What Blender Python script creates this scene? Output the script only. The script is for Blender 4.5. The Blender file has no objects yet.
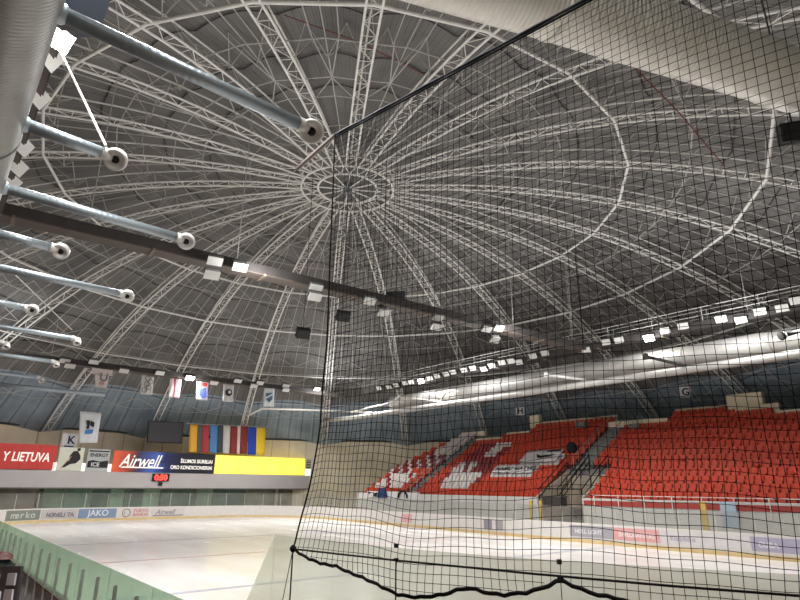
import bpy, math, random
from mathutils import Vector, Matrix
random.seed(5)
C = bpy.context.scene.collection
PI = math.pi
HC = 3.26                                   # eye height above the ice

# ---------------------------------------------------------------- survey: the camera and sight lines
F = 565.0; TH = math.radians(18.2); RO = math.radians(.5); AX = math.radians(-39.5)
_f = Vector((0, math.cos(TH), math.sin(TH))); _u = Vector((0, -math.sin(TH), math.cos(TH))); _r = Vector((1, 0, 0))
_cx = _r*math.cos(RO) + _u*math.sin(RO); _cy = -_r*math.sin(RO) + _u*math.cos(RO)
_R = Matrix.Rotation(-AX, 3, 'Z')
_R = Matrix(((math.cos(AX), -math.sin(AX), 0), (math.sin(AX), math.cos(AX), 0), (0, 0, 1)))
CX, CY, CZ = _R @ _cx, _R @ _cy, _R @ _f
EYE = Vector((0, 0, HC))

def ray(px, py): return CX*((px-400)/F) - CY*((py-300)/F) + CZ
def onx(px, py, x): d = ray(px, py); return EYE + d*(x/d.x)
def ony(px, py, y): d = ray(px, py); return EYE + d*(y/d.y)
def onz(px, py, z): d = ray(px, py); return EYE + d*((z-HC)/d.z)
def proj(p):
    d = Vector(p) - EYE; w = d.dot(CZ)
    if w <= 0: return (-999, -999)
    return 400 + F*d.dot(CX)/w, 300 - F*d.dot(CY)/w

cam = bpy.data.cameras.new('camera'); co = bpy.data.objects.new('camera', cam); C.objects.link(co)
cam.sensor_width = 36; cam.lens = F/800*36; cam.clip_end = 400; cam.clip_start = .05
m = Matrix((CX, CY, -CZ)).transposed().to_4x4(); m.translation = EYE; co.matrix_world = m
sc = bpy.context.scene; sc.camera = co
sc.view_settings.view_transform = 'Standard'; sc.view_settings.look = 'None'
sc.view_settings.exposure = 0.0; sc.view_settings.gamma = 1.0; sc.view_settings.use_curve_mapping = False

# ---------------------------------------------------------------- materials
def lin(c):
    return tuple(((v/255)/12.92 if v/255 <= .04045 else ((v/255+.055)/1.055)**2.4) for v in c) + (1,)
def mat(name, rgb, rough=.6, metal=0., var=.08, scale=3., spec=.4, emit=None, estr=0.):
    M = bpy.data.materials.new(name); M.use_nodes = True; nt = M.node_tree; b = nt.nodes['Principled BSDF']
    b.inputs['Roughness'].default_value = rough; b.inputs['Metallic'].default_value = metal
    b.inputs['Specular IOR Level'].default_value = spec
    if var:
        tc = nt.nodes.new('ShaderNodeTexCoord'); n = nt.nodes.new('ShaderNodeTexNoise'); n.inputs['Scale'].default_value = scale
        n.inputs['Detail'].default_value = 4
        nt.links.new(tc.outputs['Object'], n.inputs['Vector'])
        r = nt.nodes.new('ShaderNodeValToRGB'); c = lin(rgb)
        r.color_ramp.elements[0].position = .3; r.color_ramp.elements[1].position = .7
        r.color_ramp.elements[0].color = tuple(max(0, v*(1-var*2)) for v in c[:3]) + (1,)
        r.color_ramp.elements[1].color = tuple(min(1, v*(1+var)) for v in c[:3]) + (1,)
        nt.links.new(n.outputs['Fac'], r.inputs['Fac']); nt.links.new(r.outputs['Color'], b.inputs['Base Color'])
    else:
        b.inputs['Base Color'].default_value = lin(rgb)
    if emit:
        b.inputs['Emission Color'].default_value = lin(emit); b.inputs['Emission Strength'].default_value = estr
    return M
def uvstripes(M, period, depth, axis=0, dark=.75):
    """ribbed spiral seams along the UV length: bump and a thin line of seam colour"""
    nt = M.node_tree; b = nt.nodes['Principled BSDF']
    uv = nt.nodes.new('ShaderNodeUVMap'); mp = nt.nodes.new('ShaderNodeMapping'); mp.inputs['Rotation'].default_value[2] = .12
    w = nt.nodes.new('ShaderNodeTexWave'); w.inputs['Scale'].default_value = 1/period*.31; w.inputs['Distortion'].default_value = 0
    nt.links.new(uv.outputs['UV'], mp.inputs['Vector']); nt.links.new(mp.outputs['Vector'], w.inputs['Vector'])
    bp = nt.nodes.new('ShaderNodeBump'); bp.inputs['Strength'].default_value = depth; bp.inputs['Distance'].default_value = .02
    nt.links.new(w.outputs['Fac'], bp.inputs['Height']); nt.links.new(bp.outputs['Normal'], b.inputs['Normal'])
    return M

white_steel = mat('white_painted_steel', (230, 228, 223), .5, var=.05)
strut_steel = mat('pale_purlin_steel', (178, 176, 171), .55, var=.06)
dark_steel = mat('dark_arch_steel', (62, 60, 58), .6); arch_steel = mat('grey_arch_steel', (72, 71, 70), .7)
galv = uvstripes(mat('galvanised_spiral_duct', (150, 150, 146), .45, .6, .06, 2), .065, .35)
galv_warm = uvstripes(mat('pale_galvanised_duct', (226, 223, 214), .42, .25, .05, 2), .085, .4)
galv_far = uvstripes(mat('grey_white_duct', (176, 173, 168), .45, .3, .05, 2), .1, .3)
pipe_metal = uvstripes(mat('bright_zinc_pipe', (158, 168, 174), .4, .5, .03, 3), .1, .15)
nozzle_white = mat('nozzle_white', (212, 210, 205), .4, .1, .03)
black = mat('black_plastic', (16, 16, 18), .5, var=.02)
soft_black = mat('charcoal_cloth', (30, 32, 36), .8, var=.1)
catwalk_brown = mat('catwalk_brown_steel', (84, 75, 69), .6, var=.1, scale=1.5)
catwalk_dark = mat('catwalk_dark_steel', (58, 54, 52), .6, var=.1)
lamp_body = mat('floodlight_grey', (118, 118, 116), .5, .3)
lamp_face = mat('floodlight_white_glass', (196, 196, 191), .5, var=0)
lamp_lit = mat('floodlight_lit', (255, 255, 255), .3, emit=(255, 253, 248), estr=14, var=0)
red_seat = mat('red_seat_plastic', (190, 60, 32), .55, var=.06, scale=.6)
white_seat = mat('white_seat_plastic', (206, 198, 194), .45, var=.05)
maroon_seat = mat('maroon_seat_plastic', (134, 24, 32), .45, var=.06)
concrete = mat('grey_concrete', (120, 118, 114), .85, var=.1, scale=1)
stair_grey = mat('stair_concrete', (128, 130, 126), .85, var=.12, scale=2)
tan_wall = mat('tan_panel_wall', (228, 215, 188), .75, var=.05, scale=.7)
front_white = mat('stand_front_white', (226, 222, 218), .7, var=.04, scale=.6)
fascia_grey = mat('balcony_fascia_grey', (192, 186, 185), .6, var=.03, scale=.4)
board_white = mat('dasher_board_white', (228, 224, 220), .45, var=.03)
board_maroon = mat('board_back_maroon', (104, 68, 66), .6, var=.15, scale=2)
kick_yellow = mat('yellow_kick_plate', (228, 202, 150), .5, var=.05)
stanchion = mat('grey_alloy_stanchion', (172, 175, 168), .45, .3)
rope_black = mat('black_rope', (10, 10, 11), .9, var=0)
net_mat = mat('black_net_twine', (13, 13, 14), .9, var=0, spec=.1)
floor_maroon = mat('maroon_rubber_floor', (92, 60, 58), .8, var=.2, scale=2)
red_pipe = mat('red_sprinkler_pipe', (122, 66, 54), .5)
strap_mat = mat('taupe_rail', (150, 138, 132), .6)
paper = mat('white_panel', (205, 203, 206), .5, var=.03)
def plain(n, rgb, rough=.55): return mat(n, rgb, rough, var=.03)

# ceiling deck: radial ribbed sheets around the dome centre
DCX, DCY = 17.96, 27.2
def deck_material(name, a, b_, lines):
    M = mat(name, a, .8, var=0); nt = M.node_tree; b = nt.nodes['Principled BSDF']
    uv = nt.nodes.new('ShaderNodeUVMap'); sp = nt.nodes.new('ShaderNodeSeparateXYZ'); nt.links.new(uv.outputs['UV'], sp.inputs[0])
    mu = nt.nodes.new('ShaderNodeMath'); mu.operation = 'MULTIPLY'; mu.inputs[1].default_value = lines
    fr = nt.nodes.new('ShaderNodeMath'); fr.operation = 'FRACT'
    nt.links.new(sp.outputs['X'], mu.inputs[0]); nt.links.new(mu.outputs[0], fr.inputs[0])
    cr = nt.nodes.new('ShaderNodeValToRGB'); e = cr.color_ramp.elements
    e[0].position = 0; e[0].color = (.35, .35, .35, 1); e[1].position = .12; e[1].color = (1, 1, 1, 1)
    e.new(.5).color = (.86, .86, .86, 1); e.new(.9).color = (1, 1, 1, 1); e.new(1).color = (.35, .35, .35, 1)
    nt.links.new(fr.outputs[0], cr.inputs['Fac'])
    tc = nt.nodes.new('ShaderNodeTexCoord'); n = nt.nodes.new('ShaderNodeTexNoise'); n.inputs['Scale'].default_value = .35; n.inputs['Detail'].default_value = 5
    nt.links.new(tc.outputs['Object'], n.inputs['Vector'])
    r2 = nt.nodes.new('ShaderNodeValToRGB'); r2.color_ramp.elements[0].position = .3; r2.color_ramp.elements[1].position = .72
    r2.color_ramp.elements[0].color = lin(a); r2.color_ramp.elements[1].color = lin(b_)
    nt.links.new(n.outputs['Fac'], r2.inputs['Fac'])
    mx = nt.nodes.new('ShaderNodeMix'); mx.data_type = 'RGBA'; mx.blend_type = 'MULTIPLY'; mx.inputs['Factor'].default_value = .8
    nt.links.new(r2.outputs['Color'], mx.inputs['A']); nt.links.new(cr.outputs['Color'], mx.inputs['B'])
    nt.links.new(mx.outputs['Result'], b.inputs['Base Color'])
    return M
deck_mat = deck_material('grey_roof_deck', (104, 103, 101), (134, 132, 129), 14)
deck_blue = deck_material('blue_grey_roof_deck', (124, 138, 148), (160, 174, 186), 7)

def glass(name, tint, diffuse, mixd, gl=.06):
    M = bpy.data.materials.new(name); M.use_nodes = True; nt = M.node_tree; nt.nodes.clear()
    o = nt.nodes.new('ShaderNodeOutputMaterial'); t = nt.nodes.new('ShaderNodeBsdfTransparent'); t.inputs['Color'].default_value = lin(tint)
    d = nt.nodes.new('ShaderNodeBsdfDiffuse'); tl = nt.nodes.new('ShaderNodeBsdfTranslucent'); dm = nt.nodes.new('ShaderNodeMixShader'); dm.inputs[0].default_value = .6
    nt.links.new(d.outputs[0], dm.inputs[1]); nt.links.new(tl.outputs[0], dm.inputs[2])
    n = nt.nodes.new('ShaderNodeTexNoise'); n.inputs['Scale'].default_value = 1.2; tc = nt.nodes.new('ShaderNodeTexCoord')
    nt.links.new(tc.outputs['Object'], n.inputs['Vector'])
    rp = nt.nodes.new('ShaderNodeValToRGB'); c = lin(diffuse)
    rp.color_ramp.elements[0].color = tuple(v*.93 for v in c[:3])+(1,); rp.color_ramp.elements[1].color = tuple(min(1, v*1.05) for v in c[:3])+(1,)
    nt.links.new(n.outputs['Fac'], rp.inputs['Fac']); nt.links.new(rp.outputs['Color'], d.inputs['Color']); nt.links.new(rp.outputs['Color'], tl.inputs['Color'])
    g = nt.nodes.new('ShaderNodeBsdfGlossy'); g.inputs['Roughness'].default_value = .03
    m1 = nt.nodes.new('ShaderNodeMixShader'); m1.inputs[0].default_value = mixd
    m2 = nt.nodes.new('ShaderNodeMixShader'); m2.inputs[0].default_value = gl
    nt.links.new(t.outputs[0], m1.inputs[1]); nt.links.new(dm.outputs[0], m1.inputs[2])
    nt.links.new(m1.outputs[0], m2.inputs[1]); nt.links.new(g.outputs[0], m2.inputs[2]); nt.links.new(m2.outputs[0], o.inputs[0])
    return M
low_glass = glass('green_scratched_rink_glass', (212, 230, 216), (196, 210, 192), .36, .03)
high_glass = glass('pale_green_rink_glass', (246, 248, 242), (244, 246, 238), .3, .03)
far_glass = glass('hazy_far_rink_glass', (246, 248, 246), (238, 235, 232), .12, .03)

# ---------------------------------------------------------------- mesh helpers
class MB:
    def __init__(s): s.v = []; s.f = []; s.uv = []
    def box(s, c, size, R=None):
        c = Vector(c); hx, hy, hz = (k/2 for k in size); n = len(s.v)
        for x in (-hx, hx):
            for y in (-hy, hy):
                for z in (-hz, hz):
                    p = Vector((x, y, z)); s.v.append(c + (R @ p if R else p))
        for q in ((0, 1, 3, 2), (4, 6, 7, 5), (0, 4, 5, 1), (2, 3, 7, 6), (0, 2, 6, 4), (1, 5, 7, 3)):
            s.f.append(tuple(n+i for i in q)); s.uv.append(((0, 0), (1, 0), (1, 1), (0, 1)))
        return s
    def tube(s, pts, r, sides=6, closed=False, caps=True, u0=0.):
        pts = [Vector(p) for p in pts]; N = len(pts); n = len(s.v)
        rs = r if isinstance(r, (list, tuple)) else [r]*N
        ref = None; L = [u0]
        for i in range(1, N): L.append(L[-1] + (pts[i]-pts[i-1]).length)
        for i, p in enumerate(pts):
            if closed: t = pts[(i+1) % N] - pts[i-1]
            else: t = pts[min(i+1, N-1)] - pts[max(i-1, 0)]
            t.normalize()
            if ref is None:
                ref = Vector((0, 0, 1)) if abs(t.z) < .9 else Vector((1, 0, 0))
            a = ref - t*ref.dot(t); a.normalize(); ref = a; b = t.cross(a)
            for k in range(sides):
                w = 2*PI*k/sides; s.v.append(p + (a*math.cos(w) + b*math.sin(w))*rs[i])
        for i in range(N if closed else N-1):
            j = (i+1) % N
            for k in range(sides):
                k2 = (k+1) % sides
                s.f.append((n+i*sides+k, n+i*sides+k2, n+j*sides+k2, n+j*sides+k))
                ub = L[j] if j else L[-1]+1
                s.uv.append(((L[i], k/sides), (L[i], (k+1)/sides), (ub, (k+1)/sides), (ub, k/sides)))
        if caps and not closed:
            s.f.append(tuple(n+k for k in reversed(range(sides)))); s.uv.append(tuple((L[0], 0) for _ in range(sides)))
            s.f.append(tuple(n+(N-1)*sides+k for k in range(sides))); s.uv.append(tuple((L[-1], 0) for _ in range(sides)))
        return s
    def lathe(s, c, axis, prof, seg=20):
        """prof = [(along, radius)...] turned about an axis"""
        c = Vector(c); ax = Vector(axis).normalized(); a = ax.orthogonal().normalized(); b = ax.cross(a); n = len(s.v)
        for (h, r) in prof:
            for k in range(seg):
                w = 2*PI*k/seg; s.v.append(c + ax*h + (a*math.cos(w)+b*math.sin(w))*r)
        for i in range(len(prof)-1):
            for k in range(seg):
                k2 = (k+1) % seg; s.f.append((n+i*seg+k, n+i*seg+k2, n+(i+1)*seg+k2, n+(i+1)*seg+k)); s.uv.append(((0, 0), (1, 0), (1, 1), (0, 1)))
        for i in (0, len(prof)-1):
            if prof[i][1] > 1e-4:
                s.f.append(tuple(n+i*seg+k for k in range(seg))); s.uv.append(tuple((0, 0) for _ in range(seg)))
        return s
    def poly(s, pts, thick):
        """a flat outline with real thickness along the vector thick"""
        n = len(s.v); N = len(pts); t = Vector(thick)
        for p in pts: s.v.append(Vector(p))
        for p in pts: s.v.append(Vector(p)+t)
        s.f.append(tuple(range(n, n+N))); s.uv.append(tuple((0, 0) for _ in range(N)))
        s.f.append(tuple(n+N+i for i in reversed(range(N)))); s.uv.append(tuple((0, 0) for _ in range(N)))
        for i in range(N):
            j = (i+1) % N; s.f.append((n+i, n+N+i, n+N+j, n+j)); s.uv.append(((0, 0), (1, 0), (1, 1), (0, 1)))
        return s
    def grid(s, P, uvs=None):
        n = len(s.v); H = len(P); W = len(P[0])
        for row in P:
            for p in row: s.v.append(Vector(p))
        for i in range(H-1):
            for j in range(W-1):
                s.f.append((n+i*W+j, n+i*W+j+1, n+(i+1)*W+j+1, n+(i+1)*W+j))
                s.uv.append(tuple(uvs[a][b] for a, b in ((i, j), (i, j+1), (i+1, j+1), (i+1, j))) if uvs else ((0, 0), (1, 0), (1, 1), (0, 1)))
        return s
    def mesh(s, name, off=Vector((0, 0, 0)), smooth=False):
        me = bpy.data.meshes.new(name); me.from_pydata([tuple(p-off) for p in s.v], [], s.f)
        ul = me.uv_layers.new(name='UVMap'); k = 0
        flat = []
        for q in s.uv:
            for c in q: flat.extend(c)
        ul.data.foreach_set('uv', flat)
        if smooth: me.polygons.foreach_set('use_smooth', [True]*len(me.polygons))
        return me
    def build(s, name, M, parent=None, smooth=False, off=None):
        o0 = off if off is not None else (wloc(parent) if parent else Vector((0, 0, 0)))
        me = s.mesh(name, o0, smooth); me.materials.append(M)
        o = bpy.data.objects.new(name, me); C.objects.link(o)
        if parent: o.parent = parent
        elif off is not None: o.location = off
        return o
def wloc(o):
    p = Vector((0, 0, 0))
    while o: p = p + o.location; o = o.parent
    return p
def tag(o, label=None, cat=None, group=None, kind=None):
    if label: o['label'] = label
    if cat: o['category'] = cat
    if group: o['group'] = group
    if kind: o['kind'] = kind
    return o
def thing(name, label, cat, loc, group=None):
    o = bpy.data.objects.new(name, None); o.empty_display_size = .2; C.objects.link(o); o.location = loc
    return tag(o, label, cat, group)
def struct(name, mb, M, smooth=False): return tag(mb.build(name, M, None, smooth), kind='structure')
def copy_tree(o, parent=None):
    c = o.copy(); C.objects.link(c)
    if parent: c.parent = parent
    for ch in list(o.children): copy_tree(ch, c)
    return c
def text(name, body, parent, p, right, up, size, M, shear=0., align='LEFT', ex=.008, bold=0., xs=1.):
    """lettering standing on a surface: p baseline start (world), right/up world directions"""
    cu = bpy.data.curves.new(name, 'FONT'); cu.body = body; cu.size = size; cu.extrude = ex; cu.shear = shear; cu.align_x = align; cu.offset = bold
    tmp = bpy.data.objects.new(name, cu); C.objects.link(tmp); bpy.context.view_layer.update()
    me = bpy.data.meshes.new_from_object(tmp.evaluated_get(bpy.context.evaluated_depsgraph_get())); me.name = name
    bpy.data.objects.remove(tmp); bpy.data.curves.remove(cu)
    me.materials.clear(); me.materials.append(M); o = bpy.data.objects.new(name, me); C.objects.link(o)
    r = Vector(right).normalized(); u = Vector(up).normalized(); n = r.cross(u)
    mm = Matrix((r, u, n)).transposed().to_4x4(); mm.translation = Vector(p) - (wloc(parent) if parent else Vector((0, 0, 0)))
    if parent: o.parent = parent
    if xs != 1.: mm = mm @ Matrix.Diagonal((xs, 1, 1, 1))
    o.matrix_local = mm
    return o
ORD = ['', 'first', 'second', 'third', 'fourth', 'fifth', 'sixth', 'seventh', 'eighth', 'ninth', 'tenth', 'eleventh', 'twelfth', 'thirteenth',
       'fourteenth', 'fifteenth', 'sixteenth', 'seventeenth', 'eighteenth', 'nineteenth', 'twentieth', 'twenty-first', 'twenty-second',
       'twenty-third', 'twenty-fourth', 'twenty-fifth', 'twenty-sixth', 'twenty-seventh', 'twenty-eighth', 'twenty-ninth', 'thirtieth']

# ---------------------------------------------------------------- DOME
def zb(r): return 21.36 - 1.77*(r/16.7)**2.54                    # underside of the ribs
RF = 37.2
ANG0 = 1.1; NR = 24; STEP = 360/NR
def P(r, deg, dz=0.):                                             # a point around the dome centre (deg clockwise from +Y, seen from above)
    a = math.radians(deg+ANG0); return Vector((DCX + r*math.sin(a), DCY + r*math.cos(a), zb(r)+dz))
DEPTH = 1.25
def deckz(r, u):                                                  # sheets vault upward between the ribs
    return DEPTH + .12 + .55*math.sin(PI*u)*min(1, r/18)
def deck(r0, r1, n, name, M):
    mb = MB(); rows = []; uvs = []
    NS = 10
    for i in range(n+1):
        r = r0 + (r1-r0)*i/n; row = []; uv = []
        for k in range(NR):
            for j in range(NS+1):
                u = j/NS; row.append(P(r, STEP*(k+u), deckz(r, u))); uv.append((k+u, r/4))
        rows.append(row); uvs.append(uv)
    mb.grid(rows, uvs)
    return struct(name, mb, M, True)
deck(.01, 34.0, 28, 'ceiling', deck_mat)
deck(34.0, 39.2, 6, 'ceiling_eaves', deck_blue)

# one rib, built along local +Y, then turned round the hub
def rib_points(dx, dz, r0=2.9, r1=RF, n=22):
    return [Vector((dx, r0+(r1-r0)*i/n, zb(r0+(r1-r0)*i/n)+dz-21.36)) for i in range(n+1)]
rib = thing('dome_rib', 'x', 'roof rib', (DCX, DCY, 21.36))
HW = .3
for sx in (-1, 1): MB().tube(rib_points(sx*HW, 0), .058, 6).build('bottom_chord', white_steel, rib, True, off=Vector((0, 0, 0)))
MB().tube(rib_points(0, DEPTH*.72), .05, 6).build('top_chord', white_steel, rib, True, off=Vector((0, 0, 0)))
wb = MB(); nb = 38
def rp(i, dx, dz):
    r = 2.9 + (RF-2.9)*i/nb; return Vector((dx, r, zb(r)+dz-21.36))
for i in range(nb):
    wb.tube([rp(i, -HW, 0), rp(i, HW, 0)], .023, 4, caps=False)
    s = 1 if i % 2 else -1
    wb.tube([rp(i, -s*HW, 0), rp(i+1, s*HW, 0)], .022, 4, caps=False)
lat = MB()
for i in range(0, nb, 4):
    for sx in (-1, 1):
        lat.tube([rp(i, sx*HW, 0), rp(min(nb, i+2), 0, DEPTH*.72)], .016, 4, caps=False)
        lat.tube([rp(min(nb, i+2), 0, DEPTH*.72), rp(min(nb, i+4), sx*HW, 0)], .016, 4, caps=False)
wb.build('bottom_lattice', white_steel, rib, off=Vector((0, 0, 0)))
lat.build('side_lattice', strut_steel, rib, off=Vector((0, 0, 0)))
for k in range(NR):
    j = (14-k) % NR                                                # k steps clockwise in the picture from the rib rising straight up
    o = rib if k == 0 else copy_tree(rib)
    o.rotation_euler.z = -math.radians(ANG0 + STEP*j)
    o['label'] = ('white lattice dome rib running straight up from the hub to the top of the picture' if k == 0 else
                  'white lattice dome rib, %s clockwise from the one running straight up' % ORD[k])
    o['group'] = 'lattice ribs of the dome'

# secondary framing of one bay between two ribs
bay = thing('purlin_frame', 'x', 'roof framing', (DCX, DCY, 21.36))
def L(r, deg, dz):
    a = math.radians(deg); return Vector((r*math.sin(a), r*math.cos(a), zb(r)+dz-21.36))
def bz(deg): return .5*math.sin(PI*deg/STEP)
Z0 = Vector((0, 0, 0))
for d in (2.5, 5, 7.5, 10, 12.5):
    r0 = 16.7 if d in (2.5, 12.5) else 13.4
    pts = [L(13.4 if d not in (2.5, 12.5) else 16.7, d, .8)] + [L(r, d, .8+bz(d)*.5) for r in (17.5, 20, 23, 26, 29, 32, 34.5, RF+.3)]
    MB().tube(pts, .029, 5).build('purlin', strut_steel, bay, off=Z0)
for d in (5, 7.5, 10): MB().tube([L(10.5, 7.5, .6), L(13.4, d, .8)], .032, 5).build('purlin', strut_steel, bay, off=Z0)
MB().tube([L(3.4, 7.5, .5), L(10.5, 7.5, .6)], .03, 5).build('purlin', strut_steel, bay, off=Z0)
for d in (1.2, 13.8): MB().tube([L(8.9, d, .5), L(10.5, 7.5, .6)], .028, 5).build('brace', strut_steel, bay, off=Z0)
for r, t in ((6.2, .024), (8.9, .028), (10.5, .03), (13.4, .034), (19.6, .034), (25.4, .036), (29.2, .034), (33.0, .034)):
    MB().tube([L(r, 0, .55), L(r/math.cos(math.radians(7.5))*.9957, 7.5, .62), L(r, STEP, .55)], t, 5).build('cross_strut', strut_steel, bay, off=Z0)
for r in (12.2, 16.2, 19.6, 22.7, 25.4, 28.2, 30.5, 34.6):
    zz = MB()
    for a, b in ((0.6, 3.75), (3.75, 7.5), (7.5, 11.25), (11.25, 14.4)):
        za, zc = (.55, 1.45) if a in (.6, 7.5) else (1.45, .55)
        zz.tube([L(r, a, za), L(r, b, zc)], .032, 4)
        zz.tube([L(r, a, za) if za < 1 else L(r+1.2, a, 1.5), L(r+1.2, b, 1.5) if zc > 1 else L(r, b, zc)], .026, 4)
    zz.build('zigzag_brace', strut_steel, bay, off=Z0)
for r in (8.6, 11.1, 14.3, 18.2, 21.5, 24.4, 27.8, 31.0, 34.2):
    MB().tube([L(r, d, deckz(r, d/STEP)-.1) for d in [STEP*i/10 for i in range(11)]], .035, 5).build('deck_arch', arch_steel, bay, off=Z0)
for k in range(NR):
    j = (13-k) % NR
    o = bay if k == 0 else copy_tree(bay)
    o.rotation_euler.z = -math.radians(ANG0 + STEP*j)
    o['label'] = 'thin purlins in the roof bay %s clockwise from the rib running straight up' % ORD[k+1]
    o['group'] = 'roof bays between the dome ribs'

for nm, r, t, lab in (('tension_ring', 16.7, .08, 'inner white tube ring tying all ribs halfway out from the hub'),
                      ('tension_ring', 22.7, .085, 'outer white tube ring tying all ribs far out from the hub'),
                      ('tension_ring', 28.8, .06, 'lowest thin tube ring tying the ribs above the stands')):
    tag(MB().tube([P(r, STEP*k) for k in range(NR)], t, 6, closed=True).build(nm, white_steel, None, True), lab, 'roof ring', 'tube rings of the dome')
hub = thing('dome_hub', 'white spoked compression ring with a grey drum at the top of the dome', 'roof hub', (DCX, DCY, 21.3))
def ringpts(r, z): return [Vector((DCX + r*math.sin(2*PI*k/48), DCY + r*math.cos(2*PI*k/48), z)) for k in range(48)]
MB().tube(ringpts(2.95, 21.32), .07, 6, closed=True).build('outer_ring', white_steel, hub, True)
MB().tube(ringpts(2.95, 22.0), .05, 6, closed=True).build('upper_ring', white_steel, hub, True)
MB().tube(ringpts(1.9, 21.4), .075, 6, closed=True).build('inner_ring', white_steel, hub, True)
sp = MB()
for k in range(NR):
    a = math.radians(ANG0+STEP*k); d = Vector((math.sin(a), math.cos(a), 0)); a2 = math.radians(ANG0+STEP*(k+.5)); d2 = Vector((math.sin(a2), math.cos(a2), 0))
    c = Vector((DCX, DCY, 21.4))
    sp.tube([c+d*1.9, c+d2*2.95], .032, 4, caps=False); sp.tube([c+d2*2.95, c+Vector((math.sin(a+.2618), math.cos(a+.2618), 0))*1.9], .032, 4, caps=False)
sp.build('ring_lattice', white_steel, hub)
for k in range(12):
    a = math.radians(ANG0+30*k); d = Vector((math.sin(a), math.cos(a), 0)); c = Vector((DCX, DCY, 21.4))
    MB().tube([c+d*.25, c+d*1.9], .045, 5).build('spoke', white_steel, hub)
MB().lathe((DCX, DCY, 21.1), (0, 0, 1), [(0, .26), (.1, .3), (.7, .3), (.8, .2)], 16).build('drum', plain('hub_drum_grey', (120, 126, 132)), hub, True)

for a, b, z, lab in (((284, 15), (425, 75), 21.2, 'thin red pipe under the roof above the hub'), ((622, 55), (724, 166), 17.2, 'thin red pipe under the roof beside the big duct')):
    pa, pb = onz(*a, z), onz(*b, z)
    mid = (pa+pb)/2; ra = math.hypot(mid.x-DCX, mid.y-DCY)
    tag(MB().tube([pa, mid+Vector((0, 0, .25)), pb], .026, 6).build('sprinkler_pipe', red_pipe), lab, 'pipe')

# ---------------------------------------------------------------- walls, floors, ice
w = MB(); rows = []
for z in (-.1, 8.35):
    rows.append([Vector((DCX+38.6*math.sin(2*PI*k/96), DCY+38.6*math.cos(2*PI*k/96), z)) for k in range(97)])
w.grid(rows)
rows = [[Vector((DCX+39.2*math.sin(2*PI*k/96), DCY+39.2*math.cos(2*PI*k/96), 8.35)) for k in range(97)], rows[1]]
w.grid(rows); struct('wall_round', w, tan_wall)
# joints of the tan panels
jt = MB()
for k in range(-14, 75, 3):
    a = math.radians(k); x, y = DCX+38.57*math.sin(a), DCY+38.57*math.cos(a)
    jt.box((x, y, 4.2), (.05, .05, 8.2), Matrix.Rotation(-a, 3, 'Z'))
struct('trim_1', jt, plain('tan_joint', (168, 152, 124)))
# roof edge band on top of the round wall
eb = MB().tube([Vector((DCX+38.5*math.sin(2*PI*k/96), DCY+38.5*math.cos(2*PI*k/96), 8.42)) for k in range(96)], .12, 6, closed=True)
struct('trim_2', eb, dark_steel)

def rrect(x0, x1, y0, y1, r, n=12):
    pts = []
    for cx, cy, a0 in ((x1-r, y1-r, 0), (x0+r, y1-r, 90), (x0+r, y0+r, 180), (x1-r, y0+r, 270)):
        for i in range(n+1):
            a = math.radians(a0+90*i/n); pts.append((cx+r*math.cos(a), cy+r*math.sin(a)))
    return pts
X0, X1, Y0, Y1, RR = 3.0, 33.0, -2.8, 60.0, 8.5
loop = rrect(X0, X1, Y0, Y1, RR)
ice_m = mat('ice', (236, 228, 220), .22, var=0, spec=.35)
nt = ice_m.node_tree; b = nt.nodes['Principled BSDF']
tc = nt.nodes.new('ShaderNodeTexCoord'); mp = nt.nodes.new('ShaderNodeMapping'); mp.inputs['Scale'].default_value = (1, .25, 1)
n1 = nt.nodes.new('ShaderNodeTexNoise'); n1.inputs['Scale'].default_value = .5; n1.inputs['Detail'].default_value = 6
rp1 = nt.nodes.new('ShaderNodeValToRGB'); rp1.color_ramp.elements[0].color = lin((232, 225, 220)); rp1.color_ramp.elements[1].color = lin((240, 236, 232))
rp1.color_ramp.elements[0].position = .35; rp1.color_ramp.elements[1].position = .65
nt.links.new(tc.outputs['Object'], mp.inputs['Vector']); nt.links.new(mp.outputs['Vector'], n1.inputs['Vector']); nt.links.new(n1.outputs['Fac'], rp1.inputs['Fac']); nt.links.new(rp1.outputs['Color'], b.inputs['Base Color'])
rp2 = nt.nodes.new('ShaderNodeMapRange'); rp2.inputs['To Min'].default_value = .16; rp2.inputs['To Max'].default_value = .34
nt.links.new(n1.outputs['Fac'], rp2.inputs['Value']); nt.links.new(rp2.outputs['Result'], b.inputs['Roughness'])
ice = MB().poly([(x, y, 0) for x, y in loop], (0, 0, -.05))
struct('floor', ice, ice_m)
fl = MB().poly([(-25, -14, -.06), (62, -14, -.06), (62, 68, -.06), (-25, 68, -.06)], (0, 0, -.2)); struct('floor_surround', fl, concrete)
ln = MB()
for y, wd in ((28.6, .3),): ln.box((18, y, .004), (29.6, wd, .006))
tag(ln.build('centre_line', plain('faded_red_line', (206, 176, 172), .3)), kind='structure')
ln = MB()
for y in (19.6, 37.6): ln.box((18, y, .004), (29.6, .3, .006))
tag(ln.build('blue_line', plain('faded_blue_line', (184, 186, 200), .3)), kind='structure')
ln = MB().box((18, 56, .004), (28, .08, .006)); tag(ln.build('goal_line', plain('faded_goal_line', (206, 180, 176), .3)), kind='structure')

# near walkway behind the near boards
wk = MB().box((-2, 20, .1), (9.6, 70, .32)); struct('floor_walkway', wk, floor_maroon)

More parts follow.
